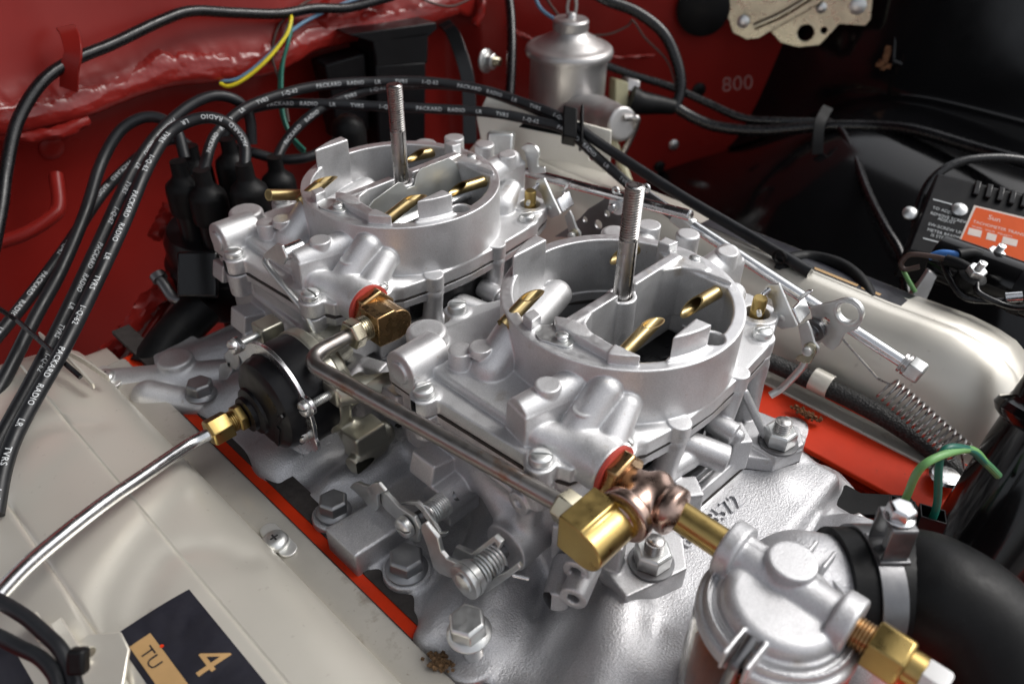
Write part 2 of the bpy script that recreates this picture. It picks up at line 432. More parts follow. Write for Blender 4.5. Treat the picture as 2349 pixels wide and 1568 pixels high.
M['blade'] = mk('grey_choke_blade', (0.40, 0.41, 0.40), 0.95, 0.38, 0.06, 60, 0.06, bump=0.05)
M['dark'] = mk('dark_steel', (0.20, 0.20, 0.205), 1.0, 0.38, 0.12, 90, 0.08, bump=0.08, bs=1200)
M['brass'] = mk('brass', (0.43, 0.31, 0.115), 1.0, 0.33, 0.10, 60, 0.07, bump=0.05, bs=900, stain=(0.34, 0.20, 0.08), sthr=0.60, ss=60)
M['brass_old'] = mk('tarnished_brass', (0.45, 0.29, 0.14), 1.0, 0.28, 0.15, 80, 0.08, bump=0.06, bs=900, stain=(0.20, 0.11, 0.06), sthr=0.58, ss=70)
M['brass_tube'] = mk('olive_brass', (0.56, 0.43, 0.21), 1.0, 0.34, 0.12, 70, 0.06, bump=0.05, bs=900, stain=(0.30, 0.22, 0.10), sthr=0.60, ss=80)
M['copper'] = mk('copper_tee', (0.42, 0.30, 0.25), 1.0, 0.30, 0.18, 80, 0.08, bump=0.14, bs=500, stain=(0.20, 0.12, 0.09), sthr=0.58, ss=80)
M['iron_tube'] = mk('fuel_tube_steel', (0.30, 0.285, 0.27), 1.0, 0.38, 0.15, 60, 0.06, bump=0.04, bs=900, stain=(0.25, 0.14, 0.08), sthr=0.57, ss=60)
M['bore'] = mk('dark_bore', (0.05, 0.05, 0.052), 0.6, 0.35, 0.3, 60, 0.1, bump=0.1, bs=700)  # near-black grey, much darker than the outer castings
M['gasket'] = mk('gasket_paper', (0.035, 0.03, 0.028), 0.0, 0.8, 0.3, 200, 0.1, bump=0.2, bs=700)
M['red_fibre'] = mk('red_fibre_washer', (0.40, 0.05, 0.035), 0.0, 0.6, 0.15, 200, bump=0.1)
M['bakelite'] = mk('black_bakelite', (0.007, 0.007, 0.008), 0.0, 0.34, 0.3, 60, 0.06, bump=0.10, bs=700, bump2=0.06, bs2=150, spec=0.3)
M['rubber'] = mk('black_rubber', (0.006, 0.0062, 0.0066), 0.0, 0.46, 0.25, 60, 0.08, bump=0.15, bs=700, spec=0.2, wear=(0.014, 0.0145, 0.015))
M['cable'] = mk('cable_jacket', (0.011, 0.012, 0.014), 0.0, 0.40, 0.25, 50, 0.08, bump=0.10, bs=900, spec=0.4)
M['tape'] = mk('black_tape', (0.006, 0.006, 0.007), 0.0, 0.26, 0.3, 80, 0.1, bump=0.15, bs=300, bump2=0.2, bs2=90)
M['ink'] = mk('white_print', (0.46, 0.48, 0.49), 0.0, 0.6, 0.12, 600, wear=(0.05, 0.05, 0.05))
M['cream'] = mk('cream_enamel', (0.72, 0.69, 0.615), 0.62, 0.38, 0.02, 18, 0.03, bump=0.10, bs=2200, bump2=0.02, bs2=30, coat=0.12, stain=(0.5, 0.46, 0.4), sthr=.74, ss=20)
M['cream_rail'] = mk('cream_enamel_dirty', (0.44, 0.42, 0.38), 0.35, 0.36, 0.06, 40, 0.06, bump=0.14, bs=900, stain=(0.17, 0.13, 0.09), sthr=0.60, ss=40)
M['engine_red'] = mk('engine_red_paint', (0.56, 0.034, 0.007), 0.0, 0.45, 0.10, 40, 0.06, bump=0.2, bs=400, stain=(0.20, 0.03, 0.015), sthr=0.60, ss=60, spec=0.22)
M['body_red'] = mk('body_red_enamel', (0.20, 0.013, 0.010), 0.0, 0.32, 0.08, 14, 0.05, bump=0.08, bs=700, bump2=0.03, bs2=25, coat=0.0, spec=0.22)
M['black_paint'] = mk('black_gloss_enamel', (0.004, 0.004, 0.0045), 0.0, 0.14, 0.2, 14, 0.03, bump=0.02, bs=400, bump2=0.02, bs2=12, coat=0.0, spec=0.5)
M['black_satin'] = mk('black_satin_enamel', (0.006, 0.006, 0.007), 0.0, 0.34, 0.2, 30, 0.06, bump=0.06, bs=500, spec=0.2)
M['decal_black'] = mk('decal_black', (0.016, 0.016, 0.022), 0.0, 0.36, 0.3, 60, 0.08, bump=0.15, bs=250, bump2=0.25, bs2=70)
M['decal_gold'] = mk('decal_gold', (0.46, 0.29, 0.13), 0.25, 0.42, 0.10, 60, 0.06, bump=0.08, bs=300)
M['orange'] = mk('orange_label', (0.62, 0.085, 0.010), 0.0, 0.5, 0.06, 60, spec=.2)
M['paper'] = mk('pale_label_print', (0.60, 0.52, 0.47), 0.0, 0.55, 0.08, 200)
M['silver_paint'] = mk('aged_silver_can', (0.46, 0.45, 0.445), 0.8, 0.42, 0.08, 30, 0.06, bump=0.12, bs=700, stain=(0.30, 0.23, 0.15), sthr=0.64, ss=28)
M['cadmium'] = mk('yellow_cadmium', (0.52, 0.48, 0.36), 1.0, 0.30, 0.14, 60, 0.08, bump=0.06, bs=700, stain=(0.44, 0.34, 0.2), sthr=0.66, ss=50)
M['rust'] = mk('rusty_iron', (0.16, 0.07, 0.03), 0.1, 0.75, 0.4, 220, 0.1, bump=0.6, bs=450)
M['cork'] = mk('cork_gasket', (0.13, 0.075, 0.035), 0.0, 0.85, 0.55, 500, 0.08, bump=0.7, bs=500)
M['glass'] = mk('bowl_glass', (0.93, 0.90, 0.82), 0.0, 0.03, 0.01, 30, 0.01, trans=1.0, ior=1.2)
M['pleat'] = mk('filter_paper', (0.22, 0.06, 0.022), 0.0, 0.5, 0.3, 60, 0.05)
M['white'] = mk('white_plastic', (0.75, 0.75, 0.74), 0.0, 0.45)
M['bone'] = mk('aged_connector', (0.34, 0.32, 0.20), 0.0, 0.45, 0.12, 50)
M['wire_yellow'] = mk('yellow_wire', (0.68, 0.56, 0.02), 0.0, 0.4)
M['wire_green'] = mk('green_wire', (0.01, 0.12, 0.085), 0.0, 0.4)
M['wire_lightgreen'] = mk('light_green_wire', (0.16, 0.36, 0.12), 0.0, 0.4)
M['wire_blue'] = mk('blue_wire', (0.10, 0.20, 0.30), 0.0, 0.4)
M['wire_bright_blue'] = mk('bright_blue_wire', (0.06, 0.20, 0.55), 0.0, 0.4)
M['wire_brown'] = mk('brown_wire', (0.06, 0.035, 0.028), 0.0, 0.4)
M['wire_pale'] = mk('pale_yellow_wire', (0.40, 0.38, 0.26), 0.0, 0.5)
def braid_mat():
    m = bpy.data.materials.new('woven_loom'); m.use_nodes = True; nt = m.node_tree; N = nt.nodes; L = nt.links
    b = N["Principled BSDF"]; b.inputs['Roughness'].default_value = 0.6
    tc = N.new("ShaderNodeTexCoord"); vo = N.new("ShaderNodeTexVoronoi"); vo.inputs['Scale'].default_value = 700
    L.new(tc.outputs['Object'], vo.inputs['Vector'])
    cr = N.new("ShaderNodeValToRGB"); cr.color_ramp.elements[0].color = (0.035, 0.033, 0.032, 1); cr.color_ramp.elements[1].color = (0.004, 0.004, 0.004, 1)
    cr.color_ramp.elements[1].position = 0.7; L.new(vo.outputs['Distance'], cr.inputs[0]); L.new(cr.outputs[0], b.inputs['Base Color'])
    bn = N.new("ShaderNodeBump"); bn.inputs['Strength'].default_value = 0.8; bn.inputs['Distance'].default_value = 0.0006; bn.invert = True
    L.new(vo.outputs['Distance'], bn.inputs['Height']); L.new(bn.outputs[0], b.inputs['Normal']); return m
M['braid'] = braid_mat()

# small hardware
def screw_geo(o, d, rad=5.6, hgt=5.0, slot_dir=None, slot=1.2, dome=1.4):
    """slotted fillister head: returns head MB (two halves either side of the slot plus the floor)"""
    mb = MB(); u, v, w_ = frame(d, slot_dir); o = V(o)
    mb.lathe([(rad*.92, 0), (rad, .5), (rad, hgt*.62)], o, d, 28)
    for sgn in (1, -1):
        n = 16; a0 = math.asin(slot/2/rad); rings = []
        for rr, t in ((1.0, hgt*.60), (1.0, hgt*.78), (.93, hgt*.78+dome*.35), (.80, hgt*.78+dome*.7), (.55, hgt*.78+dome)):
            R = rad*rr; a = math.asin(min(.95, slot/2/R)); pts = []
            for j in range(n+1):
                th = a+(pi-2*a)*j/n; pts.append(o+w_*t+u*(R*cos(th))+v*(sgn*R*sin(th)))
            rings.append(pts)
        mb.loft(rings)
    return mb
def threaded(mb, o, d, r, t0, t1, pitch=1.25, depth=0.55, n=20):
    """real helical thread"""
    u, v, w_ = frame(d); o = V(o); turns = (t1-t0)/pitch; steps = int(turns*n); prof = [(0, -depth), (.35, 0), (.55, 0), (.9, -depth)]
    rings = []
    P = []; F = []
    m = len(prof)
    for i in range(steps+1):
        a = 2*pi*i/n; t = t0+pitch*i/n
        for q, dr in prof:
            rr = r+dr; tt = min(t+q*pitch, t1); P.append(o+w_*tt+u*(rr*cos(a))+v*(rr*sin(a)))
    for i in range(steps):
        for k in range(m-1): F.append((i*m+k, (i+1)*m+k, (i+1)*m+k+1, i*m+k+1))
        if i+n <= steps: F.append((i*m+m-1, (i+1)*m+m-1, min(i+1+n, steps)*m, (i+n)*m))
    mb.add(P, F)
    mb.cyl(o+w_*t0, o+w_*t1, r-depth*.98, None, n)
    mb.lathe([(r-depth, 0), (r-depth, .3), (r-depth-.8, .9)], o+w_*(t1-.3), d, n)
    return mb
def helix(c0, d, R, turns, length, n=20, hint=None, ph=0):
    u, v, w_ = frame(d, hint); c0 = V(c0); N_ = int(turns*n)
    return np.array([c0+w_*(length*i/N_)+u*(R*cos(ph+2*pi*i/n))+v*(R*sin(ph+2*pi*i/n)) for i in range(N_+1)])
def arcpoly(cx, cy, r, a0, a1, n=10):
    return [(cx+r*cos(radians(a0+(a1-a0)*i/n)), cy+r*sin(radians(a0+(a1-a0)*i/n))) for i in range(n+1)]
def link_outline(a, b, ra, rb, n=8):
    """2-D outline of a straight link with round ends"""
    a = np.array(a, float); b = np.array(b, float); d = b-a; th = math.degrees(atan2(d[1], d[0]))
    return arcpoly(a[0], a[1], ra, th+90, th+270, n)+arcpoly(b[0], b[1], rb, th-90, th+90, n)

# ------------------------------------------------------------------ carburetor (millimetres from the centre of its air-horn ring)
def air_horn_mesh():
    g = Cast((-112, -76, -46), (116, 102, 18), 0.6)
    Rz = lambda a: [[cos(a), -sin(a), 0], [sin(a), cos(a), 0], [0, 0, 1]]
    # flange
    fl = [(-101, 36), (-101, 70), (-92, 80), (-52, 81), (-36, 84), (-10, 74), (30, 74), (60, 76), (92, 66), (98, 30), (98, -30), (88, -50), (62, -60),
          (27, -63), (0, -64), (-29, -62), (-50, -58), (-60, -52), (-90, -44), (-97, -26)]
    g.add(sPoly(fl, -42.6, -33.5, 1.0, 1.5), 0)
    for x, y in ((-104.6, 42.4), (-97.6, -31.8), (-63, -52.5), (-41.5, 86), (64.4, -54.4), (66, 72)):
        g.add(sCyl((x, y, -42.6), (x, y, -32.6), 7.6, 0.8), 4.0)
    # raised bowl cover
    g.add(sPoly([(-89, -20), (-89, 68), (-60, 72), (-20, 66), (-40, -20)], -34, -28.4, 2.0, 2.0), 1.6)
    g.add(sPoly([(60, -22), (90, -18), (92, 56), (60, 66)], -34, -26.0, 3.0, 2.0), 3.0)
    # ring
    g.add(sRing((0, 0), 57.4, 65.1, -42.6, 0, 0.25), 1.6)
    # bosses on the bowl cover
    g.add(sCyl((-77.2, 71, -36), (-77.2, 71, -20.4), 11.4, 3.2), 2.0)
    g.add(sCyl((-104.5, 61.5, -29), (-78, 61.5, -29), 11.3, 0.9), 1.6)
    g.add(sBox((-104, 50.5, -42), (-84, 72.5, -29), 0.8), 1.2)
    g.add(sCyl((-106.3, 61.5, -29.5), (-100, 61.5, -29.5), 6.6, 0.7), 0.4)
    g.add(sCyl((-78.6, 42.6, -32), (-78.6, 42.6, -18), 6.5, 0.4), 1.6)
    g.add(sCap((-70, 29, -28), (-52, 30, -13), 10.4, 9.4), 1.6)
    g.add(sBox((-80, 20, -34), (-58, 40, -25), 6), 3.0)
    g.add(sCyl((-72, 34, -20), (-72, 34, -14.6), 6.2, 0.4), 0.6)
    # arch, second and third humps, fuel inlet
    g.add(sCyl((-92.5, -12, -18.5), (-55, -20, -14), 7.8, 0.5), 0.8)
    g.add(sRBox((-75, -15.5, -26), (38, 16.4, 20), Rz(-0.21), 0.6), 1.0)
    g.add(sCyl((-76.5, -16, -16), (-76.5, -16, -7.6), 6.4, 0.35), 0.6)
    g.add(sCap((-72, -33, -28), (-55, -34, -13), 9.0, 8.6), 1.2); g.add(sBox((-84, -42, -34), (-58, -24, -27), 4), 2.0)
    g.add(sCyl((-69, -33, -22), (-69, -33, -16.8), 5.6, 0.3), 0.4)
    g.add(sCap((-65, -47, -31), (-50, -43, -21), 8.8, 8.0), 1.8)
    g.add(sCap((-86, -22, -31), (-78, -38, -33), 7.5, 9.5), 3.0)
    g.add(sCyl((-76, -30, -36), (-76, -57.5, -36), 13.2, 1.2), 2.2)
    g.add(sCap((-62, -50, -34), (-38, -57, -38), 7, 4), 3)
    # half-round posts at the front
    for x in (-28.4, 26.8): g.add(sCyl((x, -62.2, -42.6), (x, -62.2, -32.6), 6.2, 0.5), 1.2)
    # right hand side: pump arm boss, choke shaft boss
    g.add(sCap((60, -6, -20), (94, -9, -13), 10, 8.5), 3.0)
    g.add(sRBox((92, -9, -26), (22, 17, 28), Rz(-0.1), 3), 2.0)
    g.add(sCyl((88, -11.8, -16), (88, -11.8, -4.6), 6.4, 0.4), 0.8)
    g.add(sCap((58, 34, -20), (88, 46, -20), 9, 8), 3.0)
    g.add(sCyl((88, 45, -24), (88, 45, -9), 7.5, 0.5), 1.0)
    g.add(sCyl((70, 58, -34), (70, 58, -12), 9, 2.5), 2.0)
    g.add(sCyl((98, 22, -34), (98, 22, -10), 7.5, 1.5), 2.0)
    g.add(sCap((64, -30, -30), (78, -26, -24), 10, 7), 3.0)
    g.add(sCyl((82, -41, -42.6), (82, -41, -31.5), 12.5, 1.0), 2.5)
    # inside: clear, then floor, walls and decks
    inner = sCyl((0, 0, -41), (0, 0, 30), 58.2, 0.3); g.cut(inner, 0.3)
    g.add(sCyl((0, 0, -42.6), (0, 0, -36), 60, 0.5), 0.5)
    # deck segments level with the ring on both sides
    for sx in (-1, 1):
        g.add(sPoly([(sx*66, -41), (sx*66, 13), (sx*58, 15), (sx*50, 11), (sx*45.5, 3), (sx*45.5, -41)], -42, 0.0, 0.25, 0.0, (0, 0, 62.5)), 0.5)
    # bridge between the two pairs of bores and the raised left wall
    g.add(sBox((-50, -3.0, -42), (50, 3.0, 4.2), 0.4), 0.4)
    g.add(sPoly([(-50, -41), (-50, 2), (-46, 7), (-43, 2), (-45, -39)], -42, 4.6, 0.4, 0.6, (0, 0, 61)), 0.4); g.add(sPoly([(-47, -3), (-32, -2), (-40, -5), (-45, -12)], -42, 4.2, 0.4, 2.0), 3.0)
    g.add(sPoly([(-50.5, -43), (-51.5, -31), (-44, -29), (-43, -43)], -10, 5.8, 0.4, 0.3, (0, 0, 61)), 0.3)
    g.add(sPoly([(46, 2), (50, -41), (54, -41), (53, 6)], -42, 2.4, 0.4, 0.6, (0, 0, 61.5)), 0.6); g.add(sPoly([(50, -3), (34, -2), (44, -7), (50, -18)], -42, 2.6, 0.4, 2.5), 4.0)
    g.add(sCyl((0, 0, -42), (0, 0, -0.6), 8.2, 0.6), 2.0)
    g.cut(sBox((-7.5, -9, -0.6), (7.5, 9, 12), 0.4), 0.5)
    g.cut(sCyl((0, 0, -30), (0, 0, 12), 5.7, 0.3), 0.3)
    # tall tab at the rear, stop block and vent boss at the front
    g.add(sPoly([(-29, 52.6), (-2.5, 52.6), (-2.5, 63), (-29, 63)], -42, 12.8, 0.7, 0, (0, 0, 61.0)), 0.5)
    g.add(sPoly([(-31.5, -50), (-7, -48.8), (-6, -63), (-31.5, -63)], -42, 1.0, 0.6, 0, (0, 0, 60.5)), 0.8)
    g.add(sPoly([(-30.5, -50.4), (-7.6, -49.2), (-6.4, -63), (-30, -63)], -5, 13.2, 0.6, 0, (0, 0, 58.3)), 0.8)
    g.add(sCyl((1.2, -55.5, -42), (1.2, -55.5, -0.5), 7.6, 0.4), 1.2)
    g.cut(sCyl((1.2, -56, -26), (1.2, -56, 8), 5.7, 0.3), 0.4)
    # small posts beside the choke-shaft retainers
    g.add(sPoly([(-58.5, 11.5), (-50.8, 12.5), (-49.5, 18.6), (-57, 19)], -30, 5.4, 0.5, 0.2), 0.5)
    g.add(sPoly([(58.5, 5.5), (51.5, 6.5), (50.5, 13.5), (58, 14)], -30, 6.4, 0.5, 0.2), 0.5)
    # rounded bar low in the rear opening, bores through the floor
    g.add(sCap((-52, 34, -27), (6, 50, -27), 9.5, 9.0), 2.0)
    g.cut(sPoly([(-43, -52), (-43, -6), (44, -6), (46, -52)], -60, -30, 0.5, 0, (0, 0, 57.5)), 0.6)
    g.cut(sPoly([(-48, 6), (-50, 22), (-8, 40), (12, 57), (48, 57), (52, 6)], -60, -31, 0.5, 0, (0, 0, 57.5)), 0.6)
    g.cut(sCyl((82, -41, -60), (82, -41, -20), 7.4, 0.2), 0.4)
    return g.mesh('air_horn')
def carb_body_mesh():
    g = Cast((-118, -104, -106), (112, 104, -42), 0.8)
    # bowl side left, tapering inwards below, thin ledge under the gasket
    fl = [(-101, 36), (-101, 70), (-92, 80), (-52, 81), (-36, 84), (-10, 74), (30, 74), (60, 76), (92, 66), (98, 30), (98, -30), (88, -50), (62, -60),
          (27, -63), (0, -64), (-29, -62), (-50, -58), (-60, -52), (-90, -44), (-97, -26)]
    g.add(sPoly(fl, -49.5, -43.6, 0.8, 1.5), 0)
    g.add(sPoly([(-99, -28), (-99, 66), (-90, 76), (-50, 76), (-50, -40), (-88, -40)], -88, -45, 4.0, 1.0), 2.0)
    g.add(sPoly([(40, -44), (86, -44), (92, -20), (92, 60), (60, 70), (40, 60)], -80, -45, 6.0, 1.0), 2.0)
    g.add(sPoly([(-60, -44), (60, -44), (60, 70), (-60, 70)], -92, -45, 4.0, 2.0), 3.0)
    for x, y in ((-104.6, 42.4), (-97.6, -31.8), (-63, -52.5), (-41.5, 86), (64.4, -54.4), (66, 72)):
        g.add(sCyl((x, y, -60), (x, y, -43.6), 7.0, 0.8, 7.4), 4.0)
    g.add(sCyl((64.4, -54.4, -94), (64.4, -54.4, -50), 9.5, 1.0, 7.5), 5.0)
    for x, b in ((-28.4, -72), (26.8, -80)): g.add(sCap((x, -58, b), (x, -61.5, -47), 6.6, 6.0), 2.0)
    # ledge along the left wall with a small bored boss at its front end
    g.add(sCap((-97.5, 52, -62), (-100.5, -22, -60), 3.0, 3.0), 1.6)
    g.add(sCyl((-106, -26, -60), (-90, -26, -60), 6.4, 0.5), 1.8)
    g.cut(sCyl((-112, -26, -60), (-98, -26, -60), 2.2, 0.2), 0.2)
    g.add(sCyl((-101, -28, -84), (-97, -28, -46), 5.5, 1.0), 3.0)
    g.add(sRBox((-108, 35, -76), (16, 18, 14), [[.97, 0, .24], [0, 1, 0], [-.24, 0, .97]], 1.0), 1.0)
    g.add(sRBox((-93, 76, -62), (22, 14, 13), [[.97, 0, .24], [0, 1, 0], [-.24, 0, .97]], 1.0), 1.0)
    # throttle shaft bosses
    g.add(sCyl((-117, 23, -90), (-80, 23, -90), 10.5, 0.8), 2.0)
    g.add(sRBox((-104, 23, -96), (22, 18, 16), np.eye(3), 1.0), 1.2)
    g.add(sCyl((-112, -24, -90), (-80, -24, -90), 13.5, 0.8), 2.5)
    g.add(sCap((-92, 6, -76), (-98, -24, -84), 10, 12), 5.0)
    # base flange with its four ears
    base = [(-88, -84), (-60, -93.5), (-46, -84), (-36, -71), (34, -74), (44, -88), (62, -95), (72, -92), (76, -78), (70, -50), (64, 0), (64, 60), (74, 84), (66, 94), (40, 84),
            (-50, 84), (-72, 94), (-88, 84), (-84, 40), (-88, -30), (-84, -62)]
    g.add(sPoly(base, -102, -92, 1.2, 1.5), 1.5)
    g.add(sPoly([(-91.5, -85), (-58, -96), (-44, -84), (-44, -56), (-84, -58)], -106, -89, 0.5, 0.5), 0.8)
    g.add(sPoly([(44, -88), (64, -94), (74, -86), (70, -62), (44, -62)], -102, -89.5, 1.2, 1.5), 1.2)
    g.add(sPoly([(-34, -73), (36, -76), (36, -71), (-34, -68)], -98, -88.5, 0.8), 0.8)
    g.add(sPoly([(-34, -66), (36, -68), (36, -64), (-34, -62)], -98, -86.5, 0.8), 0.8)
    # bored pegs on the front left
    g.add(sCyl((-106, -64, -77), (-82, -56, -77), 6.6, 0.5), 0.8)
    g.cut(sCyl((-112, -66, -77), (-96, -61, -77), 2.8, 0.2), 0.2)
    g.add(sCyl((-114, -70, -84), (-92, -62, -84), 6.8, 0.5), 0.8)
    g.cut(sCyl((-120, -72, -84), (-104, -67, -84), 3.0, 0.2), 0.2)
    g.add(sCyl((-117, -62, -92), (-95, -50, -92), 6.6, 0.5), 0.8)
    g.add(sRBox((-86, -56, -84), (10, 36, 26), [[.94, -.34, 0], [.34, .94, 0], [0, 0, 1]], 1.0), 1.5)
    # front face: slanted threaded boss, faceted block with a ball plug, strut to the ear
    g.add(sCyl((-6, -54, -68), (6, -76, -74), 8.0, 0.6), 1.5)
    g.cut(sCyl((2, -70, -72), (8, -80, -76), 4.6, 0.2), 0.2)
    R1 = np.array([[.80, .60, 0], [-.60, .80, 0], [0, 0, 1]])
    g.add(sRBox((27, -70, -83), (12, 17, 22), R1, 1.0), 1.0)
    g.add(sCyl((18, -56, -66), (20, -72, -68), 6.5, 0.8), 1.5)
    g.add(sCap((20, -71, -68), (20.4, -73, -68.2), 4.2, 4.0), 0.6)
    g.add(sCap((46, -60, -60), (52, -78, -89), 2.6, 2.4), 1.2)
    g.add(sRBox((-24, -72, -84), (13, 14, 18), R1, 1.0), 1.2)
    g.add(sCap((-44, -56, -72), (-8, -60, -74), 6.5, 7.0), 2.0)
    g.add(sCyl((96, -16, -84), (60, -16, -84), 13, 1.0), 3.0)
    g.cut(sCyl((0, 0, -84), (0, 0, -30), 58, 0.5), 0.6)
    return g.mesh('main_body')
def carb_gasket_mesh():
    mb = MB()
    fl = [(-101, 36), (-101, 70), (-92, 80), (-52, 81), (-36, 84), (-10, 74), (30, 74), (60, 76), (92, 66), (98, 30), (98, -30), (88, -50), (62, -60),
          (27, -63), (0, -64), (-29, -62), (-50, -58), (-60, -52), (-90, -44), (-97, -26)]
    mb.plate([(x*1.02, y*1.02) for x, y in fl], [(0, 0, 58)], (0, 0, -43.1), ((1, 0, 0), (0, 1, 0)), 2.0); return mb

def bore_cluster():
    g = Cast((-60, -60, -84), (60, 60, -42), 1.1)
    g.add(sCyl((0, 0, -82), (0, 0, -52), 57, 1), 0)
    for x, y, r in ((-22, -30, 17), (23, -30, 17), (-22, 26, 18), (25, 28, 21)): g.cut(sCyl((x, y, -90), (x, y, -40), r, 1), 2)
    for x in (-22, 23):
        g.add(sRing((x, -30), 6, 9, -66, -46, .8), 1); g.add(sBox((x-4, -30+8, -62), (x+4, -8, -50), 1.5), 2)
    g.add(sCyl((-40, 18, -48), (0, 30, -48), 7, 1), 2); g.add(sRBox((-30, 12, -50), (26, 10, 8), np.eye(3), 1), 2); g.cut(sCyl((-24, 8, -60), (-24, 8, -40), 2.4, .2), .3)
    return g.mesh('venturi_cluster')
ROOTB = thing('carburetor', 'nearer four-barrel carburetor of cast aluminium without choke blades, fuel tee at its inlet', 'carburetor', (0, 0, 0), 'pair of four-barrel carburetors on the intake manifold')
ROOTA = thing('carburetor', 'farther four-barrel carburetor of cast aluminium with a black round choke housing', 'carburetor', (0, 183.5, 3), 'pair of four-barrel carburetors on the intake manifold')
def machine_tops(me, tests):
    """milled faces of a casting: flat upward faces at the given heights get their own finish"""
    me.materials.append(M['cast']); me.materials.append(M['machined']); n = len(me.polygons)
    nr = np.empty(n*3, np.float32); me.polygons.foreach_get("normal", nr); nr = nr.reshape(-1, 3); ce = np.empty(n*3, np.float32); me.polygons.foreach_get("center", ce); ce = ce.reshape(-1, 3)/MM
    ix = np.zeros(n, np.int32)
    for z0, z1 in tests: ix[(nr[:, 2] > .9985) & (ce[:, 2] > z0) & (ce[:, 2] < z1)] = 1
    me.polygons.foreach_set("material_index", ix)
_ah, _bd = air_horn_mesh(), carb_body_mesh(); machine_tops(_ah, [(-1.0, .2), (4.0, 4.8)]); _gk = carb_gasket_mesh().mesh('gasket'); _vc = bore_cluster()
SCREWS = [((-104.6, 42.4, -32.6), (.3, 1, 0)), ((-97.6, -31.8, -32.6), (1, .9, 0)), ((-63, -52.5, -32.6), (1, .1, 0)), ((-41.5, 86, -32.6), (.8, 1, 0)), ((64.4, -54.4, -32.6), (.5, 1, 0)), ((66, 72, -32.6), (1, 1, 0))]
def vent_tube(p, q, r=3.9):
    """brass tube from p (in the wall) to q, its free end cut on a slant so the mouth faces up"""
    p = V(p); q = V(q); d = unit(q-p); s_ = unit(np.cross((0, 0, 1), d)); n_ = np.cross(d, s_); N_ = 28; L = np.linalg.norm(q-p); mb = MB(); ri = r*.82
    def pt(rr, th, back=False):
        base = p if back else p+d*(L-(r-rr*0)*0)
        return rr*(s_*cos(th)+n_*sin(th))
    out0 = [p+pt(r, 2*pi*j/N_) for j in range(N_)]
    slant = 2.1
    def end(rr): return [p+pt(rr, 2*pi*j/N_)+d*(L-slant*(rr*sin(2*pi*j/N_)+r)) for j in range(N_)]
    in0 = [p+pt(ri, 2*pi*j/N_) for j in range(N_)]
    mb.loft([out0, end(r), end(ri), in0], False, False); return mb
TUBES = [((-47, -29, -8), (-4.5, -29, 4.5)), ((53, -31, -6), (13, -30.5, -2.5)), ((-60, 30, -6), (-30, 31, 5)), ((60, 30, -7), (28, 28.5, -2))]
for root in (ROOTB, ROOTA):
    rear = root is ROOTA
    link('air_horn', _ah, M['cast'], root); link('main_body', _bd, M['body'], root); link('gasket', _gk, M['gasket'], root); link('venturi_cluster', _vc, M['bore'], root)
    for (c, sdir) in SCREWS:
        a = random.uniform(-1, 1) if rear else 0
        sd_ = (sdir[0]*cos(a)-sdir[1]*sin(a), sdir[0]*sin(a)+sdir[1]*cos(a), 0)
        link('screw', screw_geo(c, (0, 0, 1), slot_dir=sd_).mesh('screw'), M['zinc'], root, 0.25)
    for p, q in TUBES: link('vent_tube', vent_tube(p, q).mesh('vent_tube'), M['brass_tube'], root)
    # long air-cleaner stud
    mb = MB(); mb.lathe([(5.0, -20), (5.0, 34)], (0, 0, 0), (0, 0, 1), 24); threaded(mb, (0, 0, 0), (0, 0, 1), 5.0, 34, 63, 1.45, 0.75, 22)
    link('stud', mb.mesh('stud', angle=30), M['steel'], root)
    # choke-shaft retainer plates with screws
    for sx, yy in ((-1, -1.5), (1, -6)):
        mb = MB(); o = V(sx*54.5, yy, 0.1)
        out = arcpoly(0, 4.5, 7.2, -30, 210, 14)+arcpoly(0, -6, 4.0, 190, 350, 8)
        mb.prism(out, o, (0, 0, 1), 0, 1.0, uv=((1, 0, 0), (0, 1, 0)))
        pl = link('retainer_plate', mb.mesh('retainer_plate'), M['zinc'], root, 0.2)
        link('screw', screw_geo(o+V(0.5, -3, 1.0), (0, 0, 1), 3.3, 3.2, (1, .4, 0), .8, .8).mesh('screw'), M['zinc'], pl, 0.15)
    # main stud nuts on the base ears
    for x, y, zz in ((-68, -82, -89), (54, -84, -89.5)):
        if rear: continue
        mb = MB(); mb.lathe([(11.5, 0), (11.5, 1.8)], (x, y, zz), (0, 0, 1), 30)
        wv = link('washer', mb.mesh('washer'), M['dark'], root, 0.2)
        mb = MB(); mb.hexa((x, y, zz+1.8), (0, 0, 1), 16.5, 0, 9.5, 1.2, 0.35); nu = link('nut', mb.mesh('nut'), M['zinc'], root, 0.35)
        mb = MB(); threaded(mb, (x, y, zz), (0, 0, 1), 4.9, 8, 17.5, 1.5, 0.7); link('threaded_end', mb.mesh('threaded_end'), M['steel'], nu)
    # accelerator pump plunger
    mb = MB(); mb.lathe([(4.2, -60), (4.2, -22), (3.6, -21)], (82, -41, 0), (0, 0, 1), 20)
    pu = link('pump_plunger', mb.mesh('pump_plunger'), M['brass'], root)
    mb = MB(); mb.cyl((77, -44, -27), (74, -46, -27), 1.5, None, 12); link('pin', mb.mesh('pin'), M['zinc'], pu)
# choke blade of the far carburetor: upright plate with a notched top edge, on its shaft
mb = MB()
poly = [(-41, -38), (-41, -12), (-37, -5), (-30, -1), (-9, 4.0), (-6, 3), (-3, -2), (3, -2), (7, 4.5), (11, 7), (36, 7), (41, 2), (43, -12), (43, -38)]
mb.prism(poly, (0, -8.5, 0), (0, 1, 0), -0.6, 0.6, uv=((1, 0, 0), (0, .25, 1)))
link('choke_blade', mb.mesh('choke_blade'), M['blade'], ROOTA, 0.2)
mb = MB(); mb.cyl((-44, -16, -21), (46, -16, -21), 3.0, None, 16); link('choke_shaft', mb.mesh('choke_shaft'), M['bright'], ROOTA)
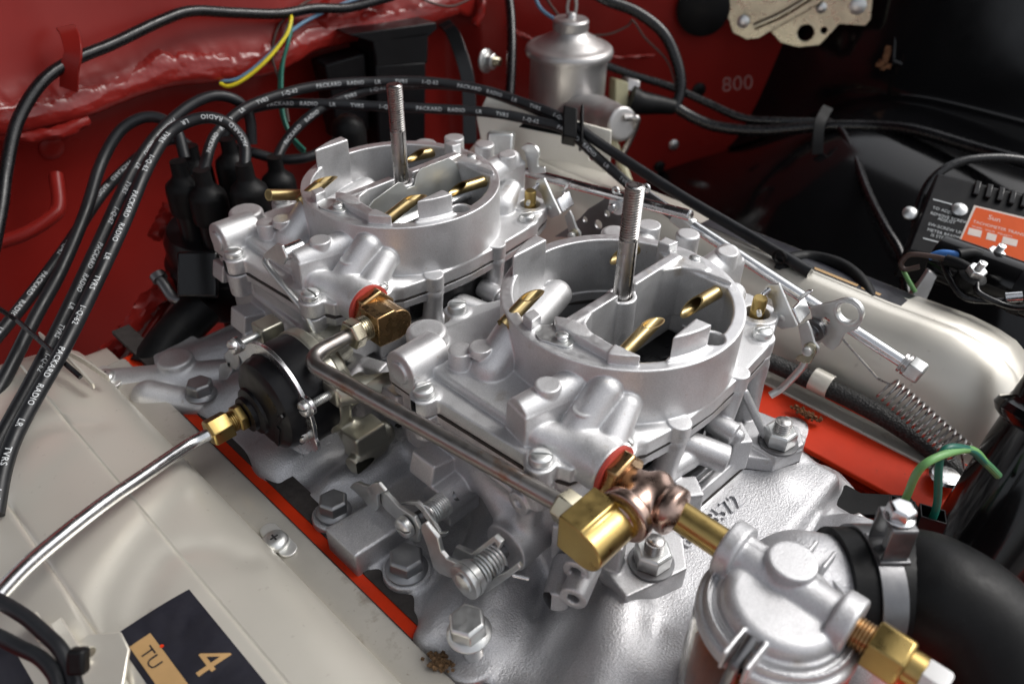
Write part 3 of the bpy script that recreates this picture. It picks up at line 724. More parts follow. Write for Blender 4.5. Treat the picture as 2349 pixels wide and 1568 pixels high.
# ------------------------------------------------------------------ engine block, heads, manifold
eb = thing('engine_block', 'red painted engine block and heads showing in strips beside the intake manifold', 'engine', (0, 60, -260))
mb = MB(); mb.prism([(-176, -260), (-176, -126), (-150, -124), (-140, -150), (120, -150), (122, -126), (150, -124), (150, -260)], (0, -330, 0), (0, 1, 0), -640, 0, uv=((1, 0, 0), (0, 0, 1)))
part('block', mb, M['engine_red'], eb, 1.0)
mb = MB(); mb.prism([(96, -124), (96, -120), (150, -116), (150, -124)], (0, -330, 0), (0, 1, 0), -640, 0, uv=((1, 0, 0), (0, 0, 1))); part('head_deck', mb, M['engine_red'], eb, 0.8)
mb = MB(); mb.prism([(-176, -127), (-176, -122), (-157, -121.4), (-150, -127)], (0, -330, 0), (0, 1, 0), -610, 0, uv=((1, 0, 0), (0, 0, 1))); part('head_deck', mb, M['engine_red'], eb, 0.8)

def manifold_mesh():
    g = Cast((-172, -215, -150), (150, 330, -84), 1.25)
    g.add(sBox((-86, -120, -150), (74, 285, -103.5), 6), 0)
    g.add(sBox((-60, -190, -150), (62, -80, -112), 14), 14)
    # carburetor pads
    for y0 in (0, 183.5):
        g.add(sPoly([(-84, y0-84), (-60, y0-90), (-46, y0-82), (-36, y0-70), (34, y0-73), (44, y0-84), (62, y0-92), (72, y0-86), (70, y0-40), (70, y0+84), (60, y0+94), (-70, y0+94), (-84, y0+84)], -125, -102.8, 1.0, 2), 4)
    # runners to the left bank: swelling towards the head
    for ya, yb, ra, rb in ((10, -34, 22, 26), (-60, -88, 24, 28), (150, 138, 22, 25), (205, 214, 20, 24), (250, 270, 20, 22)):
        g.add(sCap((-66, ya, -126), (-140, yb, -136), ra, rb), 16)
    g.add(sCap((-60, 95, -128), (-130, 96, -134), 18, 20), 12)
    # left flange with its scalloped edge
    fl = [(-120, 300), (-150, 296), (-160, 270), (-152, 246), (-154, 220), (-161, 196), (-163, 150), (-157, 116), (-147, 98), (-148, 70), (-157, 64), (-157, 34), (-146, 26),
          (-149, 6), (-160, -2), (-163, -30), (-155, -46), (-158, -66), (-164, -100), (-156, -130), (-120, -140)]
    g.add(sBox((-146, -130, -150), (-80, 295, -125), 4), 6)
    fl = [(max(a, -155.5), b) for a, b in fl]
    g.add(sPoly(fl, -140, -120, 2.5, 1.0), 9)
    g.add(sPoly([(-162, 36), (-162, 62), (-128, 58), (-128, 34)], -132, -104.5, 1.0, 0.5), 2.5)
    for x, y in ((-147, 77.5), (-143, 18.5), (-155, -42), (-148, 226)): g.add(sCyl((x, y, -135), (x, y, -117), 13, 1.5), 5)
    g.add(sCap((-118, -8, -122), (-160, -20, -122), 13, 9), 10)
    g.add(sCap((-92, -84, -110), (-160, -120, -122), 16, 20), 14)
    # right bank
    for ya, yb in ((-60, -74), (20, 0), (110, 120), (200, 215)):
        g.add(sCap((50, ya, -124), (112, yb, -138), 22, 20), 16)
    fr = [(70, -60), (84, -96), (88, -112), (82, -126), (62, -134), (52, -146), (40, -180), (-20, -190), (-60, -150), (-20, -80)]
    g.add(sPoly(fr, -140, -118, 3, 2), 12)
    g.add(sPoly([(60, -40), (112, -40), (118, 280), (60, 280)], -140, -121, 2.5, 2), 8)
    g.add(sCap((44, -96, -116), (76, -112, -124), 14, 10), 12)
    g.add(sCap((68, -93, -104), (84, -106, -120), 3.5, 3), 6)
    # water outlet housing at the front
    g.add(sCap((-18, -132, -104), (-10, -146, -98), 22, 22), 8)
    g.add(sCyl((-58, -170, -122), (46, -146, -122), 26, 3), 10)
    g.add(sCap((-110, -110, -128), (-40, -150, -118), 26, 24), 16)
    # dents between the runners
    g.cut(sCap((-116, 76, -108), (-140, 80, -112), 9, 12), 10)
    g.cut(sCap((-110, 116, -112), (-150, 112, -116), 7, 9), 10)
    g.cut(sCap((-104, -62, -100), (-140, -70, -106), 9, 12), 12)
    return g.mesh('runner_casting', (0, 60, -150))
im = thing('intake_manifold', 'silver painted dual-quad intake manifold carrying both carburetors between the valve covers', 'intake manifold', (0, 60, -150))
_mm = manifold_mesh(); link('runner_casting', _mm, M['manifold'], im); MBVH = bvh_of(_mm, (0, 60, -150))
mb = MB(); mb.prism([(-86, -86), (-60, -94), (-46, -84), (-36, -73), (34, -76), (44, -88), (63, -96.5), (76, -92), (74, -40), (72, 84), (-84, 84)], (0, 0, 0), (0, 0, 1), -103.4, -101.4, uv=((1, 0, 0), (0, 1, 0)))
part('base_gasket', mb, M['gasket'], im); mb = MB(); mb.box((-153, 60, -122.2), (13, 560, 3.4)); part('valley_gasket', mb, M['gasket'], im)
mb = MB(); mb.prism([(-86, 94), (-60, 88), (34, 90), (66, 84), (80, 92), (74, 270), (-84, 270)], (0, 0, 0), (0, 0, 1), -103.4, -101.4, uv=((1, 0, 0), (0, 1, 0)))
part('base_gasket', mb, M['gasket'], im)
# cast part number, raised on the front shoulder
mb = MB(); _t0 = at(1552, 1303, z=-113); _t1 = at(1722, 1163, z=-113); _u = unit(_t1-_t0); _v = unit(np.cross((0.0, 0, 1), _u))
def on_manifold(q):
    h = MBVH.ray_cast(Vector((q[0], q[1], -70)), Vector((0, 0, -1)))[0]; return h[2] if h is not None else -112
for s, f in (("18", 0.0), ("8572", 0.46)):
    P, F = text_geo(s, 13.5); o_ = _t0+(_t1-_t0)*f; n_ = len(P)
    Q = [o_+_u*a[0]+_v*a[1] for a in P]; zz = [on_manifold(q) for q in Q]
    from collections import Counter
    ec = Counter((f_[i], f_[(i+1) % len(f_)]) for f_ in F for i in range(len(f_)))
    mb.add([(q[0], q[1], z+1.7) for q, z in zip(Q, zz)]+[(q[0]+(q[0]-0)*0, q[1], z-1) for q, z in zip(Q, zz)], list(F)+[(a, a+n_, b+n_, b) for (a, b) in ec if (b, a) not in ec])
part('cast_number', mb, M['manifold'], im, 0.3)
# manifold bolts: flange head with washer face
def flange_bolt(name, c, label, ax=(0.05, 0, 1), af=15, hh=9, shank=0, mat='bolt_grey', lean=None):
    t = thing(name, label, 'bolt', c, 'bolts holding the intake manifold'); c = V(c)
    mb = MB(); mb.lathe([(af*.66, 0), (af*.68, 1.2), (af*.56, 3.2), (af*.5, 3.6)], c, ax, 30); part('flange', mb, M[mat], t, 0.2)
    mb = MB(); mb.hexa(c, ax, af, 3.0, 3.0+hh, 1.2, 0.4); part('hex_head', mb, M[mat], t, 0.5)
    if shank:
        mb = MB(); a = unit(ax); threaded(mb, c-a*shank, ax, 5.2, 0, shank+1, 1.5, 0.8); part('threaded_shank', mb, M['steel'], t)
    return t
flange_bolt('flange_bolt', (-147, 77.5, -116.8), 'grey flanged hex bolt on the manifold below the choke housing', af=15, hh=8)
flange_bolt('flange_bolt', (-143, 18.5, -116.8), 'grey flanged hex bolt on the manifold beside the throttle levers', af=17, hh=8)
flange_bolt('flange_bolt', (-153.5, -41.5, -99), 'long flanged bolt standing proud above cork scrap near the front of the left cover', ax=(-.08, .05, 1), af=16, hh=9, shank=26, mat='zinc')
flange_bolt('flange_bolt', at(1957, 1222, z=-112), 'bright hex bolt with marked head behind the radiator hose clamp', ax=(-.3, -.25, 1), af=15, hh=8, mat='zinc')
flange_bolt('flange_bolt', at(462, 905, z=-112), 'dull hex bolt at the rear of the manifold under the distributor', af=15, hh=8)
# rear manifold lug in grey iron
mb = MB(); p0 = at(395, 880, z=-118)
g = Cast(p0-V(50, 60, 22), p0+V(60, 60, 24), 1.4)
g.add(sCap(p0+V(-30, 30, -6), p0+V(30, -10, -6), 15, 13), 6); g.add(sCap(p0+V(-18, -4, 2), p0+V(10, -34, -6), 11, 10), 6); g.add(sCyl(p0+V(10, 10, -6), p0+V(10, 10, 12), 12, 2), 4)
o = link('water_crossover', g.mesh('water_crossover', p0), M['body']); o.location = p0*MM
tag(o, 'dull grey cast crossover lug low behind the choke housing', 'engine casting')

# ------------------------------------------------------------------ valve covers
LPROF = [(-170, -121), (-187, -116), (-188.5, -111), (-190.5, -103.5), (-195, -97.5), (-203, -93), (-214, -89.6), (-228.2, -87.2), (-229.6, -87.9), (-231.0, -86.9), (-246, -85.6), (-262, -85.4), (-275.2, -86.2), (-276.6, -87.1), (-278, -86.4), (-298, -89.5), (-318, -96), (-335, -108), (-342, -124)]
_k = [(-170, -121), (-187, -116), (-188.5, -111), (-190.5, -103.5), (-195, -97.5), (-203, -92.5), (-214, -88.6), (-229, -85.2), (-246, -83.0), (-262, -82.6), (-276, -83.4), (-298, -87.5), (-318, -95), (-335, -108), (-342, -124)]
_sp = spline([(a, b, 0) for a, b in _k[2:-1]], 6)
LPROF = _k[:2]+[(a, b-0.9*math.exp(-((a+229.6)/.8)**2)-0.9*math.exp(-((a+276.6)/.8)**2)) for a, b, _ in _sp]+[_k[-1]]
for xr in (-228.6, -229.6, -230.6, -275.6, -276.6, -277.6):
    zz = float(np.interp(xr, [q[0] for q in _sp][::-1], [q[1] for q in _sp][::-1])); LPROF.append((xr, zz-(0.9 if xr in (-229.6, -276.6) else 0.05)))
LPROF = LPROF[:2]+sorted(LPROF[2:], key=lambda q: -q[0])
def lz(x):
    xs = [p[0] for p in LPROF][::-1]; zs = [p[1] for p in LPROF][::-1]; return float(np.interp(x, xs, zs))
lc = thing('valve_cover', 'cream valve cover in the left foreground with a black and gold decal', 'valve cover', (-250, 20, -125), 'cream valve covers on both engine banks')
_val = [[at(*q, z=-85)[:2] for q in ((560, 1262), (505, 1246), (440, 1250), (380, 1276), (345, 1335), (318, 1420))], [at(*q, z=-86)[:2] for q in ((215, 968), (150, 970), (98, 985), (45, 1022), (19, 1075), (5, 1140))]]
def valley(x, y):
    s = 0.0
    for pl_ in _val:
        b = 1e9
        for q0, q1 in zip(pl_[:-1], pl_[1:]):
            e = q1-q0; t = min(1, max(0, ((x-q0[0])*e[0]+(y-q0[1])*e[1])/(e@e))); b = min(b, math.hypot(x-q0[0]-e[0]*t, y-q0[1]-e[1]*t))
        s += 1.5*math.exp(-(b/7.0)**2)
    return s if x > -300 else 0.0
mb = MB(); rings = []
ys = list(np.linspace(-330, 0, 12))+list(np.linspace(4, 280, 76))+[292, 303, 312, 319, 324, 327, 328]
for y in ys:
    e = max(0.0, (y-285)/43.0); k = 1-sqrt(max(0, 1-min(1, e)**2)); dip = 0.0
    rings.append([(x, y, z-(z+124)*k-(valley(x, y) if x < -189 and y > -10 else 0)) for x, z in LPROF]+[(-342, y, -126), (-170, y, -126)])
mb.loft(rings); part('cover_body', mb, M['cream'], lc, 0, 50)
mb = MB(); mb.prism([(-188.5, -114.6), (-185.5, -112.8), (-171.5, -112.6), (-169.2, -114), (-168.8, -124), (-188, -124)], (0, -330, 0), (0, 1, 0), -622, 0, uv=((1, 0, 0), (0, 0, 1)))
part('rail', mb, M['cream_rail'], lc, 0.8)
mb = MB(); mb.prism([(-169.4, -125), (-169.4, -120.5), (-166.5, -120), (-165.5, -125)], (0, -330, 0), (0, 1, 0), -615, 0, uv=((1, 0, 0), (0, 0, 1)))
part('gasket', mb, M['gasket'], lc)
def cover_screw(c, parent):
    c = V(c); mb = MB(); out = arcpoly(0, 9, 5, 10, 170, 8)+arcpoly(0, -9, 5, 190, 350, 8)
    mb.prism(out, c+V(1.5, 0, 0), (0, 0, 1), 0, 1.5, uv=((1, 0, 0), (0, 1, 0))); wsh = part('clip_washer', mb, M['washer_zinc'], parent, 0.4)
    mb = MB(); o = c+V(-1, -1, 1.5); mb.lathe([(7.2, 0), (7.4, 1), (6.6, 2.8), (4.5, 4.0), (2.4, 4.4)], o, (0, 0, 1), 26); sc = sub('screw_head', mb, M['zinc'], wsh, 0)
    mb = MB(); mb.box(o+V(0, 0, 4.1), (1.1, 4.6, .8)); mb.box(o+V(0, 0, 4.12), (4.6, 1.1, .8)); part('recess_shade_cross', mb, M['bore'], parent)  # black cross laid on the head, painting in the shade of a driver recess
cover_screw(at(634, 1243, z=-112.4), lc); cover_screw(at(243, 868, z=-112.4), lc)
# decal: black field, gold panel with lettering, gold numeral, all lying on the cover
def drape(pts, lift): return [(x, y, lz(x)+lift) for x, y in pts]
def drape_sheet(x0, x1, y0, y1, lift, nx=24, ny=2):
    m_ = MB(); P = [(x0+(x1-x0)*i/nx, y0+(y1-y0)*j/ny) for i in range(nx+1) for j in range(ny+1)]
    F = [(i*(ny+1)+j, (i+1)*(ny+1)+j, (i+1)*(ny+1)+j+1, i*(ny+1)+j+1) for i in range(nx) for j in range(ny)]
    return m_.add(drape(P, lift), F)
dc = part('decal', drape_sheet(-236.2, -271.5, 61.0, -150, 0.15), M['decal_black'], lc)
gp = sub('gold_panel', drape_sheet(-259.5, -269.0, 50.8, -60, 0.27), M['decal_gold'], dc)
def drape_text(s, size, x, y, lift, bold=1.0):
    P, F = text_geo(s, size); m_ = MB(); return m_.add([(x+p[1], y-p[0]*bold, lz(x+p[1])+lift) for p in P], F)
sub('lettering', drape_text("TU", 7.6, -267.3, 45.5, 0.38, 1.25), M['decal_black'], dc)
sub('numeral', drape_text("4", 22, -254.8, 26.5, 0.3, 1.1), M['decal_gold'], dc)
mb = MB(); q = at(375, 1490, z=-85.4); mb.lathe([(.9, 0), (.8, .3)], (q[0], q[1], lz(q[0])+.2), (0, 0, 1), 8); sub('paint_chip', mb, M['engine_red'], dc)
# second decal at the bottom edge and a stamped hold-down clip for the wires
q = at(20, 1545, z=-93); part('decal', drape_sheet(q[0]-30, q[0]+6, q[1]+16, q[1]-60, 0.15), M['decal_black'], lc)
mb = MB(); q = at(215, 1545, z=-84)
out = [(-14, -10), (-12, 10), (-6, 16), (8, 16), (14, 8), (16, -12), (10, -40), (-12, -40)]
mb.plate(out, [(-3, 8, 2.2)], q+V(0, 0, 2), ((.72, -.68, 0.1), (.66, .72, .2)), 2.0); part('wire_clip', mb, M['cream'], lc, 0.6)
for (xa, ya), (xb, yb) in (((75, 1418), (98, 1456)), ((132, 1432), (190, 1525))):
    a = at(xa, ya, z=-80); b = at(xb, yb, z=-80); mb = MB(); mb.strip(spline([a, (a+b)/2, b], 6), (0.75, .65, 0), 5.5, 7.0); part('clip_tab', mb, M['cream'], lc, 0.8)
# the spark plug wire separator standing on the left cover (a thin bent steel strap)
ws = thing('wire_separator', 'thin black wire retainer strap crossing the plug wires above the left cover', 'wire retainer', at(140, 830, z=-60))
mb = MB(); mb.tube(fillet([at(-30, 690, d=500), at(40, 735, d=494), at(140, 825, d=458), at(185, 865, d=456)], 5), 1.6, 8); part('strap', mb, M['tape'], ws)
mb = MB(); mb.strip(spline([at(92, 768, d=505), at(150, 815, d=490), at(215, 885, d=478)], 8), (0, 0, 1), 4.5, 1.2); part('clip_leg', mb, M['cream'], ws)
mb = MB(); mb.strip(spline([at(140, 800, d=505), at(195, 830, d=495), at(250, 868, d=488)], 8), (0, 0, 1), 4.5, 1.2); part('clip_leg', mb, M['cream'], ws)

RPROF = [(133, -124), (136, -117.5), (147, -116.5), (149.5, -113), (153, -100), (158, -86), (164, -73), (171, -64), (180, -58.2), (188, -56.6), (189.2, -57.2), (190.4, -56.5), (205, -57.5), (225, -64), (245, -80), (262, -118)]
rc = thing('valve_cover', 'cream valve cover behind the carburetors carrying a braided loom along its side', 'valve cover', (195, 40, -125), 'cream valve covers on both engine banks')
mb = MB(); rings = []
for y in [-184.5, -184, -182, -178, -172, -164, -154, -142]+list(np.linspace(-125, 300, 22)):
    e = max(0.0, (-140-y)/44.5); k = 1-sqrt(max(0, 1-min(1, e)**2)); bulge = 3.0*math.exp(-((y+118)/14.0)**2)
    rings.append([(x+(195-x)*k*.30, y, z-(z+120)*k+(bulge*max(0, min(1, (z+80)/20)))) for x, z in RPROF]+[(262, y, -126), (133, y, -126)])
mb.loft(rings); part('cover_body', mb, M['cream'], rc, 0, 50)
mb = MB(); mb.prism([(130, -119), (131, -116), (137, -115.5), (148, -116.6), (148, -124), (131, -124)], (0, -230, 0), (0, 1, 0), -520, 0, uv=((1, 0, 0), (0, 0, 1))); part('rail', mb, M['cream_rail'], rc, 0.7)
mb = MB(); mb.prism([(127.5, -125), (128.5, -119.6), (131, -119.2), (131, -125)], (0, -230, 0), (0, 1, 0), -510, 0, uv=((1, 0, 0), (0, 0, 1))); part('gasket', mb, M['cork'], rc)
def rz(x): return float(np.interp(x, [p[0] for p in RPROF], [p[1] for p in RPROF]))
def rsheet(x0, x1, y0, y1, lift):
    m_ = MB(); nx = 14; P = [(x0+(x1-x0)*i/nx, y) for i in range(nx+1) for y in (y0, y1)]
    return m_.add([(x, y, rz(x)+lift) for x, y in P], [(2*i, 2*i+2, 2*i+3, 2*i+1) for i in range(nx)])
rd = part('decal', rsheet(192, 232, 66, -98, 0.3), M['decal_black'], rc)
for y0, y1 in ((18, -22), (-26, -58), (-61, -74)): sub('gold_bar', rsheet(193.5, 197, y0, y1, 0.5), M['decal_gold'], rd)
mb = MB(); mb.lathe([(9, 0), (9.4, .8), (8.2, 2.4), (4, 3.4)], at(2168, 1095, z=-113), (0, 0, 1), 22); part('screw_head', mb, M['bright'], rc)
# rusty and cork scraps
mb = MB(); q = at(1860, 962, z=-113); random.seed(3)
for i in range(90): mb.box(q+V(random.gauss(4, 1.2), random.gauss(6, 5), random.uniform(-2, .5)), (random.uniform(.8, 2.0),)*3, np.array(Matrix.Rotation(random.random()*3, 3, Vector((random.random(), random.random(), 1))).to_3x3()))
part('rust_scale', mb, M['rust'], rc)
mb = MB(); q = at(1008, 1512, z=-109)
for i in range(150): mb.box(q+V(random.gauss(0, 1.6), random.gauss(0, 2.6), random.uniform(-3.4, -.4)), (random.uniform(.8, 1.8),)*3, np.array(Matrix.Rotation(random.random()*3, 3, Vector((random.random(), random.random(), 1))).to_3x3()))
single('cork_scrap', mb, M['cork'], 'crumbled brown cork gasket scrap on the left cover rail beside a long bolt', 'gasket scrap')

# braided loom with its clip on the right cover
bl = thing('braided_loom', 'black woven loom clipped along the side of the far valve cover', 'wiring loom', at(1890, 870, z=-90))
pth = spline([at(1700, 800, x=128), at(1800, 845, x=138), at(1890, 885, x=140), at(2000, 940, x=140), at(2110, 1010, x=140), at(2200, 1085, x=138), at(2290, 1150, x=136)], 14)
mb = MB(); mb.tube(pth, 6.2, 18); part('sleeve', mb, M['braid'], bl)
mb = MB(); c = at(1885, 878, x=139); T = unit(at(2000, 940, x=140)-at(1890, 885, x=140)); up = unit(np.cross(np.cross(T, (-.75, -.2, .6)), T))
ring = []
for sgn in (-1, 1):
    ring.append([c+T*(sgn*6.5)+8.2*(up*cos(a)+np.cross(T, up)*sin(a)) for a in np.linspace(-1.6, 1.6, 14)]+[c+T*(sgn*6.5)+7.2*(up*cos(a)+np.cross(T, up)*sin(a)) for a in np.linspace(1.6, -1.6, 14)])
mb.loft(ring); part('clip', mb, M['cream'], bl, 0.3)
# return spring with its long hook, from throttle lever to the loom
sp = thing('return_spring', 'dark wire throttle return spring stretched in front of the far valve cover', 'spring', at(2030, 880, x=126))
h0 = at(1897, 737, x=119); h1 = at(2013, 868, x=122); s0 = at(2030, 885, x=124); s1 = at(2206, 1040, x=126); s2 = at(2218, 1110, x=128)
d_ = unit(s1-s0); hx = helix(s0, d_, 7.6, 15, np.linalg.norm(s1-s0), 20, (0, 0, 1), 2.2)
path = np.vstack([fillet([h0, h1, hx[0]], 2.0, 5), hx[1:], [s1, s2]])
mb = MB(); mb.tube(path, 0.75, 7); part('coil', mb, M['steel'], sp)
# ------------------------------------------------------------------ fuel plumbing
def nut_on(mb, o, d, af, t0, t1, rot=0.3): return mb.hexa(o, d, af, t0, t1, 1.0, rot)
def thread_rings(mb, o, d, r, t0, t1, n=4):
    prof = []; st = (t1-t0)/n
    for i in range(n): prof += [(r-.7, t0+st*i), (r, t0+st*(i+.3)), (r, t0+st*(i+.6)), (r-.7, t0+st*(i+.95))]
    return mb.lathe(prof, o, d, 24)
# inlet bushings: fibre washer and brass hex on both carburetors
for root, oy, oz in ((ROOTB, 0, 0), (ROOTA, 183.5, 3)):
    mb = MB(); mb.lathe([(13.4, 57.4), (13.9, 57.6), (13.9, 59.6), (13.4, 59.8)], (-76, 0, -36), (0, -1, 0), 36); wsh = link('fibre_washer', mb.mesh('fibre_washer'), M['red_fibre'], root)
    mb = MB(); nut_on(mb, (-76, 0, -36), (0, -1, 0), 23.5, 59.8, 66.5, 0.2); link('inlet_bushing', mb.mesh('inlet_bushing'), M['brass_old'], root, 0.5)
# tee, nipple and filter chain in front of the nearer carburetor
X, Zf = -76.0, -36.0
te = thing('pipe_tee', 'tarnished copper-brown pipe tee screwed into the nearer fuel inlet', 'pipe tee', (X, -82, Zf))
g = Cast((X-26, -104, Zf-16), (X+16, -64, Zf+16), 0.7)
g.add(sCyl((X, -66, Zf), (X, -72, Zf), 7.2, .6), 0); g.add(sCap((X, -72, Zf), (X, -90, Zf), 8.6, 8.8), 2)
g.add(sCap((X, -78, Zf), (X-14, -78, Zf), 9.0, 9.6), 4); g.add(sCyl((X-13, -78, Zf), (X-19.5, -78, Zf), 13.2, 1.8), 2.5); g.add(sCyl((X, -87.5, Zf), (X, -94, Zf), 11.6, 1.8), 2.5)
g.add(sCap((X+6, -80, Zf+4), (X-4, -92, Zf+3), 6, 6), 5)
link('tee_body', g.mesh('tee_body', (X, -82, Zf)), M['copper'], te)
mb = MB(); thread_rings(mb, (X, 0, Zf), (0, -1, 0), 7.4, 65, 69, 3); part('thread', mb, M['steel'], te)
nb = thing('brass_nipple', 'smooth brass pipe nipple between the tee and the glass fuel filter', 'pipe nipple', (X, -104, Zf))
mb = MB(); mb.lathe([(6.9, 94.5), (6.9, 119)], (X, 0, Zf), (0, -1, 0), 32); part('pipe', mb, M['brass'], nb)
mb = MB(); thread_rings(mb, (X, 0, Zf), (0, -1, 0), 7.2, 90.5, 94.5, 4); part('thread', mb, M['brass_old'], nb)
# brass elbows : a D-shaped forging with a stepped flat
def elbow(name, label, o, u, v, w0, w1, mat, flat=9.5):
    """profile in (u, v), extruded along cross(u, v) from w0 to w1"""
    t = thing(name, label, 'pipe elbow', o); mb = MB()
    prof = [(-11, -9.5), (-11, 10.5), (1.5, 10.5), (2.6, 9.0)]+arcpoly(3.2, -1.0, 9.8, 75, -95, 14)
    mb.prism(prof, o, (0, 0, 1), w0, w1, uv=(u, v)); part('forging', mb, mat, t, 0.7); return t
eB = elbow('brass_elbow', 'bright brass elbow joining the steel fuel line to the pipe tee', (-108, -73, -38), (0, -1, 0), (0, 0, 1), -12.5, 11.5, M['brass'])
mb = MB(); mb.lathe([(9.5, 0), (9.5, 7.5)], (-96.5, -78, -36), (1, 0, 0), 28); part('shoulder', mb, M['brass'], eB)
mb = MB(); nut_on(mb, (-107, -65, -37), (0, 1, 0), 14.5, 2.5, 12.5, .2); part('flare_nut', mb, M['cadmium'], eB, 0.4)
mb = MB(); thread_rings(mb, (-107, -65, -37), (0, 1, 0), 6.4, -.5, 3, 3); part('thread', mb, M['brass_old'], eB)
eA = elbow('brass_elbow', 'brown tarnished brass elbow at the farther fuel inlet', (-77, 110, -34), (1, 0, 0), (0, 0, 1), -7, 9.5, M['brass_old'])
mb = MB(); mb.lathe([(8.5, 0), (8.5, 6)], (-76, 117.5, -33), (0, 1, 0), 24); part('shoulder', mb, M['brass_old'], eA)
mb = MB(); thread_rings(mb, (-88, 111, -34), (-1, 0, 0), 7.2, -.5, 6.5, 5); part('thread', mb, M['cadmium'], eA)
mb = MB(); nut_on(mb, (-88, 111, -34), (-1, 0, 0), 15.5, 6, 13.5, .1); part('flare_nut', mb, M['cadmium'], eA, 0.4)
flp = fillet([(-99, 111, -34), (-131, 112, -35), (-107, -54, -37)], 19, 14)
fl_ = []
for a, b in zip(flp[:-1], flp[1:]):
    n_ = max(1, int(np.linalg.norm(b-a)/8)); fl_ += [a+(b-a)*i/n_ for i in range(n_)]
mb = MB(); mb.tube(np.array(fl_+[flp[-1]]), 4.5, 20)
single('fuel_line', mb, M['iron_tube'], 'bare steel fuel line bent from the farther inlet down to the bright brass elbow', 'fuel line')
# fuel filter
ff = thing('fuel_filter', 'glass bowl fuel filter with a cast silver head at the lower right', 'fuel filter', (X, -154, -120))
cx, cy = X-9, -150.0
g = Cast((X-46, -186, -54), (X+42, -106, -14), 0.75)
g.add(sCyl((cx, cy, -49), (cx, cy, -42), 32.5, 1.8), 0); g.add(sCyl((cx, cy, -45), (cx, cy, -38), 29.4, 1.4), .8); g.add(sCyl((cx, cy, -43), (cx, cy, -31.5), 23.5, 5.5), 2.0)
g.cut(sRing((cx, cy), 25.4, 28.0, -41, -35, .4), .6)
g.add(sCyl((X, -119, Zf), (X, -173, Zf), 9.6, 1), 2.0); g.add(sRBox((X, -146, -40), (15, 50, 10), np.eye(3), 2), 2)
g.add(sCyl((X, -118.5, Zf), (X, -126.5, Zf), 13.2, 1.4), 1.2); g.add(sCyl((X, -167, Zf), (X, -175.5, Zf), 13.2, 1.4), 1.2)
g.add(sCyl((X+3, -145, -40), (X+3, -145, -23.5), 10.0, .9), 1.6); g.add(sRBox((X+2, -134, -33), (4, 18, 14), np.eye(3), 1), 1)
for dy in (-4.6, 4.6): g.add(sRBox((cx-29, cy+dy, -38), (15, 1.8, 11), np.eye(3), .5), .5)
for dy in (-4.0, 4.0): g.add(sRBox((cx+29, cy+dy, -36), (12, 1.8, 11), np.eye(3), .5), .5)
g.cut(sBox((cx-44, cy-3.6, -52), (cx-27, cy+3.6, -33), .3), .3); g.cut(sCyl((X, -112, Zf), (X, -127, Zf), 7.0, .3), .3)
link('filter_head', g.mesh('filter_head', (X, -154, -120)), M['body'], ff)
mb = MB(); prof = [(31.5, 0), (32.3, -4), (32.6, -30), (32, -62), (28, -72), (26, -72), (29.6, -60), (30.4, -30), (30.2, -4), (29.5, 0)]
mb.lathe([(r, -t) for r, t in prof], (cx, cy, -48.5), (0, 0, -1), 40); part('glass_bowl', mb, M['glass'], ff)
mb = MB(); n_ = 44; rings = []
for z in (-49.6, -112): rings.append([(cx+(26.5 if j % 2 else 29.0)*cos(pi*j/n_), cy+(26.5 if j % 2 else 29.0)*sin(pi*j/n_), z) for j in range(2*n_)])
mb.loft(rings); part('paper_element', mb, M['pleat'], ff, 0, 20)
mb = MB(); mb.tube(fillet([(cx-24, cy, -32), (cx-35, cy, -37), (cx-38, cy, -52), (cx-37, cy, -135)], 3), 2.3, 12); part('wire_bail', mb, M['dark'], ff)
fi = thing('brass_union', 'brass hex union on the outlet end of the fuel filter', 'pipe fitting', (X, -190, Zf))
mb = MB(); thread_rings(mb, (X, 0, Zf), (0, -1, 0), 6.6, 175, 183, 6); part('thread', mb, M['brass_old'], fi)
mb = MB(); nut_on(mb, (X, 0, Zf), (0, -1, 0), 18.5, 182, 196, .25); part('hex_body', mb, M['brass'], fi, 0.6)
mb = MB(); mb.lathe([(7.2, 196), (7.2, 201), (6.4, 202)], (X, 0, Zf), (0, -1, 0), 24); part('collar', mb, M['brass'], fi)
mb = MB(); nut_on(mb, (X, 0, Zf), (0, -1, 0), 13.5, 201, 210, .1); part('flare_nut', mb, M['white'], fi, 0.4)

# ------------------------------------------------------------------ choke thermostat on the farther carburetor
YC, ZC = 132.0, -70.0
ch = thing('choke_housing', 'round black choke thermostat housing with a brass fitting on the farther carburetor', 'choke housing', (-125, YC, -105))
M['olive'] = mk('olive_zinc', (0.40, 0.39, 0.33), 0.9, 0.38, 0.08, 40, 0.07, bump=0.12, bs=1100, stain=(0.24, 0.2, 0.13), sthr=0.62, ss=40)
g = Cast((-132, YC-48, ZC-48), (-86, YC+46, ZC+46), 0.9)
g.add(sCyl((-113, YC, ZC), (-121, YC, ZC), 33.5, 1.2), 0); g.add(sCyl((-104, YC, ZC), (-115, YC, ZC), 27, 3), 3); g.add(sCap((-110, YC+8, ZC+4), (-88, YC+16, ZC+6), 15, 15), 4); g.add(sCyl((-118, YC-22, ZC-2), (-94, YC-22, ZC-2), 8, 1), 3)
CS = [at(548, 790, x=-139), at(703, 990, x=-139), V(-139, YC-34, ZC+16)]
for c in CS:
    q = V(-119, YC+(c[1]-YC)*1.0, ZC+(c[2]-ZC)*1.0); g.add(sRBox(q, (15, 13, 13), np.eye(3), 1.0), 2.0)
g.add(sCap((-112, YC-30, ZC-24), (-98, YC-38, ZC-30), 9, 8), 4); g.add(sRBox((-110, YC-38, ZC-26), (22, 15, 20), np.eye(3), 1.5), 2)
